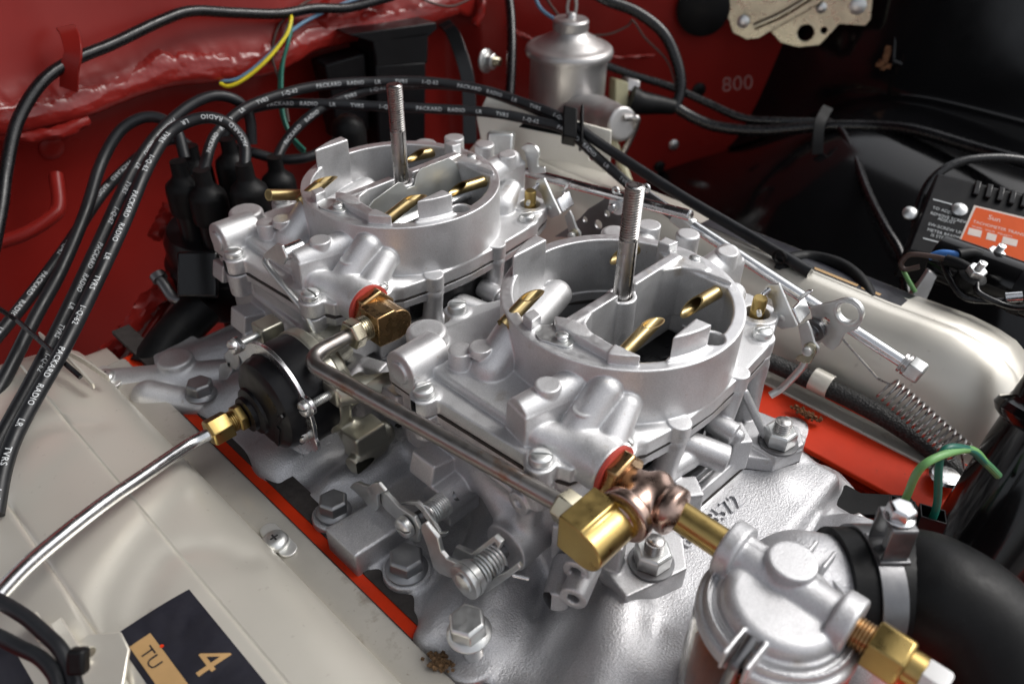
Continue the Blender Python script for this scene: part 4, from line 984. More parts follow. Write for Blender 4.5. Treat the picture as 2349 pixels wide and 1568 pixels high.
g.add(sCyl((-125, YC-44, ZC-34), (-100, YC-40, ZC-34), 6, 1), 2); g.add(sCyl((-122, YC-36, ZC+16), (-96, YC-52, ZC+16), 7.5, .8), 2)
link('base_casting', g.mesh('base_casting', (-125, YC, -105)), M['olive'], ch)
mb = MB(); mb.lathe([(32.6, 0), (32.6, 15), (32.0, 16.5), (29.0, 17), (28.6, 24), (27.0, 28), (23.5, 30), (21, 30.4)], (-121, YC, ZC), (-1, 0, 0), 56); part('cover', mb, M['bakelite'], ch)
fy, fz = YC+13, ZC-10
mb = MB(); mb.lathe([(16, 0), (14.5, 3.5), (11, 5), (10.8, 7.5)], (-149.5, fy-3, fz+2), (-1, 0, 0), 30); part('fitting_boss', mb, M['bakelite'], ch)
mb = MB(); mb.prism([(-1.6, -9), (1.6, -9), (1.6, 9), (-1.6, 9)], (-151, YC-14, ZC-12), (-1, 0, 0), -1.2, 0, uv=((0, .94, .34), (0, -.34, .94))); part('pointer_rib', mb, M['bakelite'], ch, 0.3)
mb = MB(); mb.prism([(-1.2, -8), (1.2, -8), (1.2, 8), (-1.2, 8)], (-150.5, YC-19, ZC+3), (-1, 0, 0), -1.6, 0, uv=((0, .8, .6), (0, -.6, .8))); part('pointer_rib', mb, M['bakelite'], ch, 0.3)
# moulded lettering round the edge
mb = MB(); P, F = text_geo("CLIMATIC", 4.6); wd = P[:, 0].max()
def onface(x, y):
    a = radians(160)-(x/24.2); r = 21.5+y; return (-151.6+max(0, (r-24))*0.35, YC+r*cos(a)*-1*-1, ZC+r*sin(a))
mb = MB(); P, F = text_geo("8861726", 4.2); mb.add([V(-151.55, YC+(19.5+b_)*cos(2.9-a_/19.5), ZC+(19.5+b_)*sin(2.9-a_/19.5)) for a_, b_, _ in P], F)
part('moulded_number', mb, mk('bakelite_ridge', (.03, .03, .032), 0, .25), ch)
retaining = MB(); n_ = 60; rin, rout = 29.2, 36.0
rings = []
for j in range(n_):
    a = 2*pi*j/n_; u = V(0, cos(a), sin(a)); c = V(-138.4, YC, ZC)
    rings.append([c+u*rin, c+u*rout, c+u*rout+V(-2.4, 0, 0), c+u*rin+V(-2.4, 0, 0)])
retaining.loft(rings, closed=True)
for c in CS:
    dr = unit(V(0, c[1]-YC, c[2]-ZC)); t_ = np.cross((1, 0, 0), dr); R = np.linalg.norm(c[1:]-V(YC, ZC))
    out = link_outline((rin+2, 0), (R, 0), 8, 5.5); retaining.prism(out, V(-138.4, YC, ZC), (-1, 0, 0), -.02, 2.42, uv=(dr, np.cross((-1, 0, 0), dr)))
part('retaining_ring', retaining, M['bright'], ch, 0.3)
for c in CS:
    mb = screw_geo(c+V(-1, 0, 0), (-1, 0, 0), 4.6, 5, (0, .5, 1), 1.0, 1.2); s_ = part('screw', mb, M['zinc'], ch, 0.2)
    mb = MB(); threaded(mb, c+V(14, 0, 0), (-1, 0, 0), 2.6, 0, 14, 1.0, .5, 14); sub('screw_shank', mb, M['zinc'], s_)
# thumb lever at the far side
mb = MB()
for pts in ([(520, 810), (536, 795), (553, 803), (556, 835), (548, 845), (530, 838)], [(508, 842), (513, 830), (535, 826), (538, 845), (524, 868), (508, 870)]):
    P3 = [at(px, py, x=-134) for px, py in pts]; mb.loft([[p for p in P3], [p+V(-2.2, 0, 0) for p in P3]])
part('choke_arm', mb, M['zinc'], ch, 0.5)
bf = thing('brass_fitting', 'polished brass compression fitting on the front of the black choke housing', 'pipe fitting', (-165, fy, fz))
dF = unit(V(-1, .03, -.04)); oF = V(-157, fy, fz)
mb = MB(); nut_on(mb, oF, dF, 14.5, 0, 5.5, .5); part('hex_body', mb, M['brass'], bf, 0.5)
mb = MB(); thread_rings(mb, oF, dF, 6.4, 5, 9.5, 4); part('thread', mb, M['brass'], bf)
mb = MB(); nut_on(mb, oF, dF, 15.0, 9, 22, .5); part('compression_nut', mb, M['brass'], bf, 0.5)
p0 = oF+dF*21
mb = MB(); mb.tube(spline([p0, p0+dF*14, at(330, 1090, z=-74), at(240, 1152, z=-68), at(130, 1238, z=-62), at(40, 1318, z=-56), at(-60, 1430, z=-50)], 14), 3.7, 18)
single('choke_heat_tube', mb, M['bright'], 'pale aluminium choke heat tube running from the brass fitting over the left cover', 'tube')
# vacuum link rod and lever on the far carburetor's left side
mb = MB(); c0 = V(-80, 183.5-20, -12)
a0 = at(692, 565, x=-84)
mb.lathe([(4.6, 0), (4.6, 14), (4.2, 14.5)], a0, (-1, 0, 0), 22); l0 = link('choke_spindle', mb.mesh('choke_spindle', ORG[ROOTA.name]), M['bright'], ROOTA)
P3 = [at(px, py, x=-99) for px, py in [(604, 595), (612, 578), (640, 556), (652, 562), (662, 590), (655, 606), (640, 600), (622, 590), (612, 598)]]
mb = MB(); mb.loft([P3, [p+V(-1.8, 0, 0) for p in P3]]); link('choke_lever', mb.mesh('choke_lever', ORG[ROOTA.name]), M['zinc'], ROOTA, 0.4)
mb = MB(); mb.tube(fillet([at(618, 585, x=-97), at(606, 598, x=-101), at(625, 625, x=-102), at(700, 715, x=-103), at(722, 765, x=-103)], 4), 2.0, 12)
link('choke_link_rod', mb.mesh('choke_link_rod', ORG[ROOTA.name]), M['zinc'], ROOTA)
# fresh air brass tube behind the far ring
mb = MB(); a0 = at(616, 447, y=235); b0 = at(700, 447, y=238); mb.lathe([(3.8, 0), (3.8, np.linalg.norm(b0-a0)), (3.0, np.linalg.norm(b0-a0)), (3.0, 0)], a0, b0-a0, 22)
link('fresh_air_tube', mb.mesh('fresh_air_tube', ORG[ROOTA.name]), M['brass_tube'], ROOTA)

# ------------------------------------------------------------------ throttle levers low on the nearer carburetor (left side)
def cz(cx_, cy_): return 717.4+.22727*cx_, 1034.4+.22727*cy_
def plate_x(name, pts, x, th, mat, parent, conv=cz, bevel=0.5):
    P3 = [at(*conv(*p), x=x) for p in pts]; mb = MB(); mb.loft([P3, [p+V(-th, 0, 0) for p in P3]]); return link(name, mb.mesh(name, ORG[parent.name]), mat, parent, bevel)
plate_x('throttle_lever', [(670, 440), (700, 405), (760, 388), (800, 430), (900, 540), (1060, 640), (1115, 760), (1095, 900), (1060, 905), (985, 850), (920, 700), (850, 640), (760, 560)], -131, 2.4, M['zinc'], ROOTB)
plate_x('lever_tab', [(400, 345), (430, 310), (480, 295), (545, 325), (590, 335), (640, 300), (690, 296), (765, 385), (680, 425), (690, 555), (640, 602), (600, 560), (545, 470), (470, 400)], -134, 2.2, M['zinc'], ROOTB)
plate_x('idle_lever', [(1130, 770), (1135, 715), (1170, 690), (1225, 760), (1300, 850), (1330, 985), (1390, 1060), (1510, 1105), (1560, 1180), (1500, 1260), (1410, 1245), (1310, 1200), (1250, 1140), (1190, 930)], -135, 2.6, M['zinc'], ROOTB)
plate_x('fork_lever', [(905, 510), (1000, 485), (1080, 485), (1150, 545), (1230, 660), (1310, 800), (1380, 800), (1375, 835), (1300, 850), (1240, 760), (1140, 600), (1060, 525), (960, 530)], -127, 2.2, M['zinc'], ROOTB)
plate_x('stop_bracket', [(1440, 1030), (1480, 930), (1640, 1000), (1870, 820), (1945, 890), (1920, 960), (1880, 880), (1660, 1040), (1640, 1080), (1560, 1080)], -127, 3.0, M['zinc'], ROOTB)
plate_x('stop_arm', [(1740, 1320), (1980, 1190), (2100, 1100), (2135, 1150), (1990, 1260), (1790, 1400), (1740, 1410)], -126, 2.4, M['zinc'], ROOTB)
def axis_x(px, py, x, conv=cz): return at(*conv(px, py), x=x)
def addB(name, mb, mat, bevel=0, parent=None): return link(name, mb.mesh(name, ORG[ROOTB.name]), mat, parent or ROOTB, bevel)
c = axis_x(960, 740, -134); addB('pivot_screw', screw_geo(c, (-1, 0, 0), 6.0, 4.6, (0, .3, 1), 1.3, 2.0), M['zinc'], 0.2)
mb = MB(); c2 = axis_x(1250, 580, -122); mb.cyl(c+V(2, 0, 0), V(-108, c2[1], c2[2]), 3.6, None, 18); addB('throttle_shaft', mb, M['dark'])
mb = MB(); mb.tube(helix(V(-128, c2[1], c2[2]), (1, 0, 0), 6.0, 9, 12, 18), 0.62, 7); addB('spring', mb, M['zinc'])
c = axis_x(1520, 1330, -140)
mb = MB(); mb.lathe([(9.4, 0), (9.6, .5), (9.6, 2.3), (9.0, 2.5), (9.0, 3.0), (9.8, 3.2), (9.8, 5.0), (9.2, 5.2), (9.2, 7.0)], c, (1, 0, 0), 30); dd = addB('pivot_washers', mb, M['zinc'])
mb = MB(); mb.lathe([(5.8, 0), (5.4, 1.2), (3.6, 2.2), (1.0, 2.6)], c, (-1, 0, 0), 24); addB('pivot_rivet', mb, M['zinc'], 0, dd)
c3 = V(-108, c[1], c[2]); mb = MB(); mb.cyl(c, c3, 4.0, None, 18); addB('throttle_shaft', mb, M['dark'])
mb = MB(); mb.tube(helix(c+V(8.5, 0, 0), (1, 0, 0), 7.0, 6.5, 14, 18), 0.95, 8); addB('spring', mb, M['zinc'])
mb = MB(); q = axis_x(2020, 1250, -122); mb.cyl(q, q+V(4, -7, 0), 1.1, None, 10); addB('spring_tail', mb, M['bright'])

# ------------------------------------------------------------------ pump and throttle linkage on the right-hand side
def cr(cx_, cy_): return 1584.9+.22727*cx_, 533.9+.22727*cy_
pump = []
pump.append(plate_x('pump_arm', [(760, 560), (770, 525), (810, 500), (850, 510), (905, 500), (1010, 755), (1090, 930), (1050, 945), (930, 962), (870, 912), (838, 830), (850, 760), (830, 665), (790, 640)], 91, 2.0, M['zinc'], ROOTB, cr))
P3 = [at(*cr(*p), x=91.5) for p in [(1010, 762), (1040, 760), (1095, 925), (1075, 930)]]
mb = MB(); mb.loft([P3, [p+V(13, 0, 2) for p in P3]]); pump.append(addB('arm_fold', mb, M['bright'], 0.8))
pump.append(plate_x('arm_tab', [(1075, 655), (1190, 570), (1240, 570), (1230, 595), (1110, 680)], 100, 2.0, M['bright'], ROOTB, cr))
pump.append(plate_x('connector_link', [(1095, 930), (1190, 880), (1225, 960), (1260, 1090), (1305, 1150), (1300, 1200), (1220, 1250), (1140, 1200), (1130, 1120)], 98, 2.0, M['zinc'], ROOTB, cr))
pump.append(plate_x('spring_clip', [(1058, 1270), (1085, 1230), (1140, 1215), (1150, 1120), (1210, 1100), (1265, 1130), (1275, 1200), (1215, 1310), (1150, 1310)], 96, 1.4, M['cadmium'], ROOTB, cr))
mb = MB(); q = at(*cr(1190, 1180), x=95); mb.lathe([(3.0, 0), (3.0, 3), (2.2, 3.6)], q, (-1, 0, 0), 18); pump.append(addB('link_pin', mb, M['zinc']))
mb = MB(); q = at(*cr(920, 860), x=89.5); mb.lathe([(2.2, 0), (2.2, .8), (1.5, 1.2)], q, (-1, 0, 0), 14); pump.append(addB('rivet', mb, M['zinc']))
mb = MB(); pr_ = [at(*cr(*p), x=xx) for p, xx in (((1160, 1290), 97), ((1120, 1360), 97), ((1010, 1480), 97), ((900, 1580), 96), ((800, 1640), 92))]; mb.tube(spline(pr_, 8), 2.3, 12); pump.append(addB('pull_rod', mb, M['zinc']))
mb = MB(); q = at(*cr(800, 560), x=90); mb.tube(fillet([q+V(3, 0, -1), q, q+V(-3, 2, -4), V(82, -41, -24)], 2), 1.7, 10); pump.append(addB('s_link', mb, M['bright']))
for o in pump:                       # the farther carburetor has the same pump linkage
    c_ = o.copy(); COL.objects.link(c_); c_.parent = ROOTA
# throttle lever with the large eye, nearer carburetor
out = [(1210, 745), (1330, 715), (1440, 690), (1500, 668), (1560, 652), (1640, 662), (1700, 710), (1748, 800), (1735, 880), (1690, 960), (1640, 985), (1560, 1010), (1500, 1130), (1440, 1180), (1380, 1150), (1330, 1100), (1280, 1130), (1250, 1000), (1230, 880)]
x0 = 112.0; P2 = [at(*cr(*p), x=x0) for p in out]; h1, h2 = at(*cr(1588, 805), x=x0), at(*cr(1370, 885), x=x0)
hb = at(*cr(1265, 960), x=x0)
mb = MB(); mb.plate([(-(p[1]), p[2]) for p in P2], [(-h1[1], h1[2], 6.4), (-h2[1], h2[2], 2.6)], (x0, 0, 0), ((0, -1, 0), (0, 0, 1)), 2.2); tl = addB('throttle_lever', mb, M['zinc'], 0.3)
mb = MB(); rings = []
for j in range(32):
    a = 2*pi*j/32; u = V(0, cos(a), sin(a)); rings.append([h1+u*6.2+V(-1.2, 0, 0), h1+u*8.4+V(-1.6, 0, 0), h1+u*8.4+V(4, 0, 0), h1+u*6.2+V(4, 0, 0)])
mb.loft(rings, closed=True); addB('eye_collar', mb, M['zinc'], 0.8, tl)
mb = MB(); mb.lathe([(7, 0), (7, 3), (4, 3.4), (4, 8)], hb+V(-2, 0, 0), (-1, 0, 0), 20); addB('shaft_nut', mb, M['dark'], 0.3, tl)
# farther carburetor's throttle lever with three holes and a white bushing
def c6(cx_, cy_): return 1084.4+.22727*cx_, 250.25+.22727*cy_
out = [(1380, 870), (1280, 940), (1170, 1005), (1090, 1095), (960, 1200), (830, 1285), (960, 1292), (1200, 1290), (1420, 1270), (1500, 1180), (1545, 1110), (1520, 1000), (1500, 900), (1455, 835)]
x0 = 118.0; P2 = [at(*c6(*p), x=x0) for p in out]; HH = [(at(*c6(*p), x=x0), r) for p, r in (((1140, 1110), 2.4), ((1275, 1160), 3.6), ((1365, 1050), 2.6))]
mb = MB(); mb.plate([(-p[1], p[2]) for p in P2], [(-h[1], h[2], r) for h, r in HH], (x0, 0, 0), ((0, -1, 0), (0, 0, 1)), 2.0)
tl2 = link('throttle_lever', mb.mesh('throttle_lever', ORG[ROOTA.name]), M['dark'], ROOTA, 0.3)
q = at(*c6(1480, 960), x=116); mb = MB(); mb.lathe([(7, 0), (7, 3), (4, 3.2)], q, (-1, 0, 0), 24); link('bushing', mb.mesh('bushing', ORG[ROOTA.name]), M['white'], tl2, 0.3)
mb = MB(); mb.lathe([(3.2, 0), (3.2, 9), (2.6, 9.6)], q, (-1, 0, 0), 20); link('pivot_pin', mb.mesh('pivot_pin', ORG[ROOTA.name]), M['bright'], tl2)
q = at(*c6(1440, 850), x=114); mb = MB(); mb.tube(np.array([q+V(0, 2.6*cos(t), 2.6*sin(t)+2) for t in np.linspace(0, 2*pi, 20)]), .8, 7); link('cotter_pin', mb.mesh('cotter_pin', ORG[ROOTA.name]), M['zinc'], tl2)
# choke shaft lever at the far right of the farther air horn
q1 = [at(*c6(*p), x=104) for p in [(480, 390), (540, 345), (590, 352), (640, 420), (650, 480), (650, 580), (720, 590), (725, 650), (620, 660), (560, 650), (540, 520), (520, 430)]]
mb = MB(); mb.loft([q1, [p+V(2.2, 0, 0) for p in q1]]); link('choke_shaft_lever', mb.mesh('choke_shaft_lever', ORG[ROOTA.name]), M['zinc'], ROOTA, 0.6)
mb = MB(); q = at(*c6(600, 440), x=103); mb.lathe([(6, 0), (6, 2), (3, 3)], q, (1, 0, 0), 20); link('washer', mb.mesh('washer', ORG[ROOTA.name]), M['zinc'], ROOTA)
# throttle rods
tr = thing('throttle_rod', 'bright throttle rod joining both carburetors, ending in a hex nut at the front', 'throttle rod', at(1900, 720, x=118))
a, b = at(1590, 518, x=118), at(2080, 836, x=118)
mb = MB(); mb.cyl(a, b, 3.6, None, 20); part('rod', mb, M['bright'], tr)
mb = MB(); d_ = unit(b-a); mb.lathe([(6.2, 0), (6.2, 1.6), (5.2, 1.8), (5.2, 2.4), (6.4, 2.6), (6.4, 4)], b-d_*3, d_, 22); part('washer', mb, M['steel'], tr)
mb = MB(); nut_on(mb, b, d_, 12.5, 1, 10, .3); part('nut', mb, M['zinc'], tr, 0.5)
mb = MB(); q = at(1565, 510, x=118); mb.box(q, (5, 16, 8), np.array(Matrix.Rotation(.3, 3, 'X'))); mb.lathe([(5, 0), (5, 5)], q+V(-2, -6, 0), (1, 0, 0), 18); part('clevis', mb, M['zinc'], tr, 0.8)
tr2 = thing('throttle_rod', 'short upper throttle rod behind the farther carburetor with a domed end', 'throttle rod', at(1400, 445, x=118))
mb = MB(); a, b = at(1210, 395, x=116), at(1582, 494, x=116); mb.cyl(a, b, 3.7, None, 20); mb.lathe([(3.7, 0), (3.4, .9), (2.2, 1.4)], b, b-a, 20); part('rod', mb, M['bright'], tr2)
mb = MB(); q = at(1482, 435, x=112); mb.tube(np.array([q+V(0, 2.6*cos(t), 2.6*sin(t)+1) for t in np.linspace(0, 2*pi, 20)]), .8, 7); part('cotter_pin', mb, M['zinc'], tr2)
mb = MB(); mb.strip(spline([at(1470, 440, x=122), at(1520, 475, x=122), at(1590, 520, x=121)], 6), (0, .4, 1), 9, 2.0); part('link_bar', mb, M['dark'], tr2, 0.3)

# ------------------------------------------------------------------ water neck, radiator hose, clamp, wiring plug, oil filler tube
hz_ = -60.0; ax = unit(V(.70, -.71, -.02)); h0 = at(1915, 1348, z=hz_)
wn = thing('water_neck', 'silver cast water outlet neck entering the radiator hose', 'water neck', (-16, -136, -110))
g = Cast((-75, -205, -122), (60, -100, -28), 1.2)
g.add(sCap(h0-ax*16+V(0, 0, 0), h0+ax*12, 23.5, 22.5), 0); g.add(sCap(h0-ax*16, V(-22, -140, -104), 24, 27), 6); g.add(sCyl(V(-22, -140, -112), V(-22, -140, -102), 36, 3), 5)
link('outlet_casting', g.mesh('outlet_casting', (-16, -136, -110)), M['manifold'], wn)
hp = spline([h0-ax*2, h0+ax*16, h0+ax*34+V(0, 0, 0), at(2150, 1372, z=hz_+3), at(2235, 1432, z=hz_), at(2300, 1530, z=hz_-8), at(2345, 1650, z=hz_-18)], 12)
rh = thing('radiator_hose', 'thick black rubber radiator hose curving out at the lower right', 'hose', h0+V(0, 0, -26))
mb = MB(); T, U, W = frames_along(hp); rings = []
for i, p in enumerate(hp): rings.append([p+26.5*(U[i]*cos(t)+W[i]*sin(t)) for t in np.linspace(0, 2*pi, 40, endpoint=False)])
rings.insert(0, [hp[0]+22.5*(U[0]*cos(t)+W[0]*sin(t)) for t in np.linspace(0, 2*pi, 40, endpoint=False)]); mb.loft(rings); part('hose_wall', mb, M['rubber'], rh, 0.8)
hc = thing('hose_clamp', 'steel worm screw clamp with a bright hex head round the radiator hose', 'hose clamp', h0+ax*14+V(0, 0, 26))
cc = h0+ax*13; mb = MB(); u, v, w_ = frame(ax); rings = []
for j in range(48):
    a = 2*pi*j/48; dv = u*cos(a)+v*sin(a); rings.append([cc+dv*26.2-ax*5.5, cc+dv*28.0-ax*5.5, cc+dv*28.0+ax*5.5, cc+dv*26.2+ax*5.5])
mb.loft(rings, closed=True); part('band', mb, M['dark'], hc, 0.3)
tdir = unit(V(0.05, .06, 1)); side = unit(np.cross(ax, tdir)); fw = np.cross(tdir, side)
bc = cc+V(0, 0, 26)+fw*2+side*0
mb = MB()
for sgn in (-1, 1): mb.box(bc+side*(sgn*6.5)+tdir*9.5, (1.2, 11, 17), np.stack([side, fw, tdir], 1))
mb.box(bc+tdir*18.2, (14.2, 11, 1.2), np.stack([side, fw, tdir], 1)); mb.box(bc+tdir*1.2, (17, 13, 2.0), np.stack([side, fw, tdir], 1)); part('bridge', mb, M['dark'], hc, 0.5)
mb = MB(); threaded(mb, bc, tdir, 2.6, 2, 19, 1.4, .7); part('worm_screw', mb, M['zinc'], hc)
mb = MB(); nut_on(mb, bc+tdir*18.8, tdir, 10, 1.2, 7, .2); mb.lathe([(6.2, 0), (6.2, 1.2)], bc+tdir*19, tdir, 24); part('hex_head', mb, M['bright'], hc, 0.5)
pg = thing('wiring_plug', 'black two-way plug with a light green and a dark green wire', 'electrical connector', at(2100, 1200, z=-100))
pb = at(2105, 1170, z=-78)
mb = MB(); pu = unit(V(.35, -.9, 0)); pv = unit(V(.9, .35, -.15)); pw = np.cross(pu, pv)
R = np.stack([pu, pv, pw], 1)
for s_ in (-1, 1):
    c = pb+pu*(7.2*s_)
    for dx, dy, sx, sy in ((0, 5.4, 12.5, 1), (0, -5.4, 12.5, 1), (5.8, 0, 1, 10), (-5.8, 0, 1, 10)): mb.box(c+pu*dx+pv*dy-pw*14, (sx, sy, 30), R)
    mb.box(c-pw*22, (11, 10, 12), R)
part('shell', mb, M['black_satin'], pg, 0.3)
for s_, mt, mid in ((-1, 'wire_lightgreen', (2120, 1065)), (1, 'wire_green', (2160, 1040))):
    c = pb+pu*(7.2*s_); mb = MB(); mb.tube(spline([c-pw*12, c+pw*6, at(mid[0], mid[1], z=-40), at(2220, 1030, z=-42), at(2262, 1062, z=-52), at(2290, 1090, z=-60)], 10), 2.0, 12); part('wire', mb, M[mt], pg)
ot = thing('oil_filler_tube', 'glossy black upright tube with a rolled collar at the right edge', 'filler tube', at(2200, 1230, z=-112))
b0 = V(97, -196, -112)
mb = MB(); mb.lathe([(27, -40), (26.5, 50), (26, 62), (30, 64.5), (32.5, 68), (31.5, 72), (28, 74.5), (27, 77), (27, 190)], b0, (.46, -.03, .88), 56); part('tube_wall', mb, M['black_paint'], ot)
mb = MB(); q = at(1960, 1160, z=-119); mb.prism([(-20, -8), (-18, 8), (-6, 11), (0, 14), (6, 7), (34, 3), (36, -12)], q, (0, 0, 1), 0, 3.5, uv=(unit(V(.75, -.66, 0)), unit(V(.66, .75, 0))))
single('valley_seal', mb, M['rubber'], 'torn black rubber valley seal on the red head beside the plug', 'rubber seal', bevel=0.6)
mb = MB(); q = at(2140, 1205, z=-113); mb.prism([(-8, -6), (-8, 6), (6, 9), (11, 2), (8, -8)], q, (0, 0, 1), 0, 1.0, uv=(unit(V(.7, -.7, 0)), unit(V(.7, .7, 0))))
single('metal_tag', mb, M['bright'], 'bright white metal tag behind the two-way plug', 'tag')
# ------------------------------------------------------------------ the car body round the engine
from mathutils import noise as mnoise
def onp(px, py, P0, N):
    d = CR*((px-CXP)/FPX)+CU*(-(py-CYP)/FPX)+_fw; return CAMPOS+d*(np.dot(V(P0)-CAMPOS, N)/np.dot(d, N))
def nz(x, y, z, s): return mnoise.fractal(Vector((x*s, y*s, z*s)), 0.9, 2.1, 4)
LIP = [(-420, 330, 520), (-160, 312, 560), (0, 292, 590), (102, 273, 612), (191, 252, 632), (307, 207, 662), (392, 183, 682), (484, 175, 702), (597, 161, 730), (665, 134, 748), (709, 107, 764), (801, 84, 790), (870, 73, 802), (989, 40, 832), (1050, 20, 850)]
lip = spline([at(a, b, d=c) for a, b, c in LIP], 18)
plan_r = spline([lip[-1], V(345, 440, -6), V(390, 412, -8), V(440, 378, -10), V(520, 322, -10), V(600, 268, -10), V(660, 230, -10)], 14)[1:]
cols = np.vstack([lip, plan_r]); nl = len(lip)
rows = []
prof = [(70, 330), (44, 200), (26, 110), (16, 66), (11, 46), (8, 36), (5, 30), (2, 25), (-1, 20), (-4, 15), (-6, 10), (-7, 6), (-7, 2), (-6, -2), (-3, -5), (3, -6), (12, -6), (22, -8), (28, -14), (32, -30), (34, -60), (32, -110), (26, -170), (20, -240), (10, -320), (0, -430)]
T = np.gradient(cols, axis=0); T[:, 2] = 0; T /= np.linalg.norm(T, axis=1)[:, None]; NB = np.stack([-T[:, 1], T[:, 0], 0*T[:, 0]], 1)
for i in range(1, 7): NB[i:-1] = (NB[i-1:-2]+NB[i:-1]+NB[i+1:])/3
rings = []
for i, c in enumerate(cols):
    k = 1.0 if i < nl else max(0.0, 1-(i-nl+1)/10.0); ring = []
    for back, z in prof:
        off = back*k+(18 if z < 20 else 22+z*.05)*(1-k)
        p = c+NB[i]*off; p = V(p[0], p[1], c[2]*k+(-4)*(1-k)+z)
        if -4 <= z <= 26 and k > .5:      # brushed seam sealer: lumpy where it was daubed
            wgt = max(0, min(1, (26-z)/8))*max(0, min(1, (c[0]+230)/60))
            p = p-NB[i]*(2.6*max(-.3, nz(*p, .05))+1.3*max(-.2, nz(*p, .16)))*wgt+V(0, 0, 2.2*nz(*p, .04)*wgt)
        else: p = p-NB[i]*(1.6*nz(*p, .012))
        ring.append(p)
    rings.append(ring)
mb = MB(); n_ = len(prof); vs = [p for r in rings for p in r]
mb.add(vs, [(i*n_+j, (i+1)*n_+j, (i+1)*n_+j+1, i*n_+j+1) for i in range(len(rings)-1) for j in range(n_-1)])
from mathutils.bvhtree import BVHTree
FWB = BVHTree.FromPolygons([tuple(map(float, q)) for q in mb.v], mb.f)
fw_ = structure('firewall', mb, M['body_red'])
# brushed-on seam sealer, a skin of its own along the cowl lip
sk = []; zz_ = np.linspace(27, -6.5, 26)
pz = [q[1] for q in prof][::-1]; pbk = [q[0] for q in prof][::-1]; SUBN = 3
colsS = np.array([cols[i]*(1-t)+cols[i+1]*t for i in range(4, nl-2) for t in np.arange(SUBN)/SUBN]); nbS = np.array([unit(NB[i]*(1-t)+NB[i+1]*t) for i in range(4, nl-2) for t in np.arange(SUBN)/SUBN])
for c, nb_ in zip(colsS, nbS):
    ring = []
    for z in zz_:
        off = float(np.interp(z, pz, pbk)); p = V(c[0]+nb_[0]*off, c[1]+nb_[1]*off, c[2]+z)
        wav = nz(p[0]*.5, p[1]*.5, z*1.3, .055); fin = nz(p[0]*.6, p[1]*.6, z, .20)
        edge = 27-9*(1+nz(c[0], c[1], 0, .03))-z
        ring.append(p-nb_*(min(1.2, max(-3.0, edge*.5))+max(0, min(1, edge*.4))*(1.5*max(-.4, wav)+.14*fin)+.3)+V(0, 0, .8*wav))
    sk.append(ring)
mb = MB(); m2 = len(zz_); mb.add([q for r in sk for q in r], [(i*m2+j, (i+1)*m2+j, (i+1)*m2+j+1, i*m2+j+1) for i in range(len(sk)-1) for j in range(m2-1)])
part('seam_sealer', mb, mk('sealer_red', (0.21, 0.015, 0.012), 0, 0.22, 0.08, 20, .05, bump2=.04, bs2=60, spec=.45), fw_)
# pressed ribs, flange bead and the curved tunnel flange of the firewall
def bead(name, pts, r, lump=0.0, n=8):
    p = spline(pts, n); m_ = MB(); T_, U_, W_ = frames_along(p); rg = []
    for i, q in enumerate(p): rg.append([q+(U_[i]*cos(t)+W_[i]*sin(t))*(r*(1+lump*nz(*(q+V(9*cos(t), 9*sin(t), 0)), .12))) for t in np.linspace(0, 2*pi, 14, endpoint=False)])
    m_.loft(rg); return part(name, m_, M['body_red'], fw_)
bead('tunnel_flange', [at(430, 590, d=640), at(400, 640, d=625), at(330, 710, d=610), at(270, 790, d=600), at(215, 880, d=590), at(190, 960, d=585)], 6.5, .9)
bead('tunnel_flange', [at(420, 640, d=650), at(340, 760, d=620), at(285, 850, d=605), at(255, 940, d=600)], 3.0)
mb = MB(); P = []
ca = [at(x, y, d=dd) for x, y, dd in ((428, 596, 650), (398, 646, 636), (330, 716, 622), (272, 795, 612), (218, 885, 602), (190, 980, 596))]
ca = spline(ca, 8); m_ = len(ca); inn = ca+V(60, 60, -60)
mb.add(list(ca)+list(inn), [(i, i+1, m_+i+1, m_+i) for i in range(m_-1)]); part('tunnel_side', mb, M['body_red'], fw_)
bead('pressed_rib', [at(0, 556, d=612), at(60, 535, d=618), at(118, 498, d=628), at(135, 470, d=634), at(128, 400, d=640)], 5.5)
bead('pressed_rib', [at(-20, 300, d=590), at(60, 310, d=604), at(150, 300, d=620), at(200, 275, d=632)], 5.0, .4)
bead('pressed_rib', [at(355, 545, d=660), at(380, 500, d=668), at(395, 470, d=672)], 6.0, .5)
bead('seam', [at(1090, 60, d=862), at(1105, 10, d=860), at(1110, -60, d=860)], 5.0, .7)
bead('seam', [at(1160, 60, d=880), at(1240, 100, d=900), at(1400, 130, d=915), at(1500, 128, d=930)], 2.2, .8)
bead('seam', [at(500, 78, d=712), at(600, 62, d=735), at(700, 30, d=760)], 3.0, .4)
# bent metal harness tabs on the cowl
def tab(label, pts, dd, wd):
    t = thing('harness_tab', label, 'metal tab', at(*pts[-1], d=dd), 'bent tabs holding the cowl harness'); p = spline([at(x, y, d=dd+k) for (x, y), k in zip(pts, (4, -6, -10, -6, 3))], 8)
    m_ = MB(); m_.strip(p, CR, wd, 2.2); part('strap', m_, M['body_red'], t, 0.5); return t
tab('red painted tab over the harness at the upper left of the firewall', [(150, 62), (160, 80), (168, 120), (160, 160), (158, 205)], 590, 13)
tab('red painted tab over the harness at the top middle of the cowl', [(746, -20), (742, 6), (738, 36), (736, 60), (742, 76)], 768, 12)
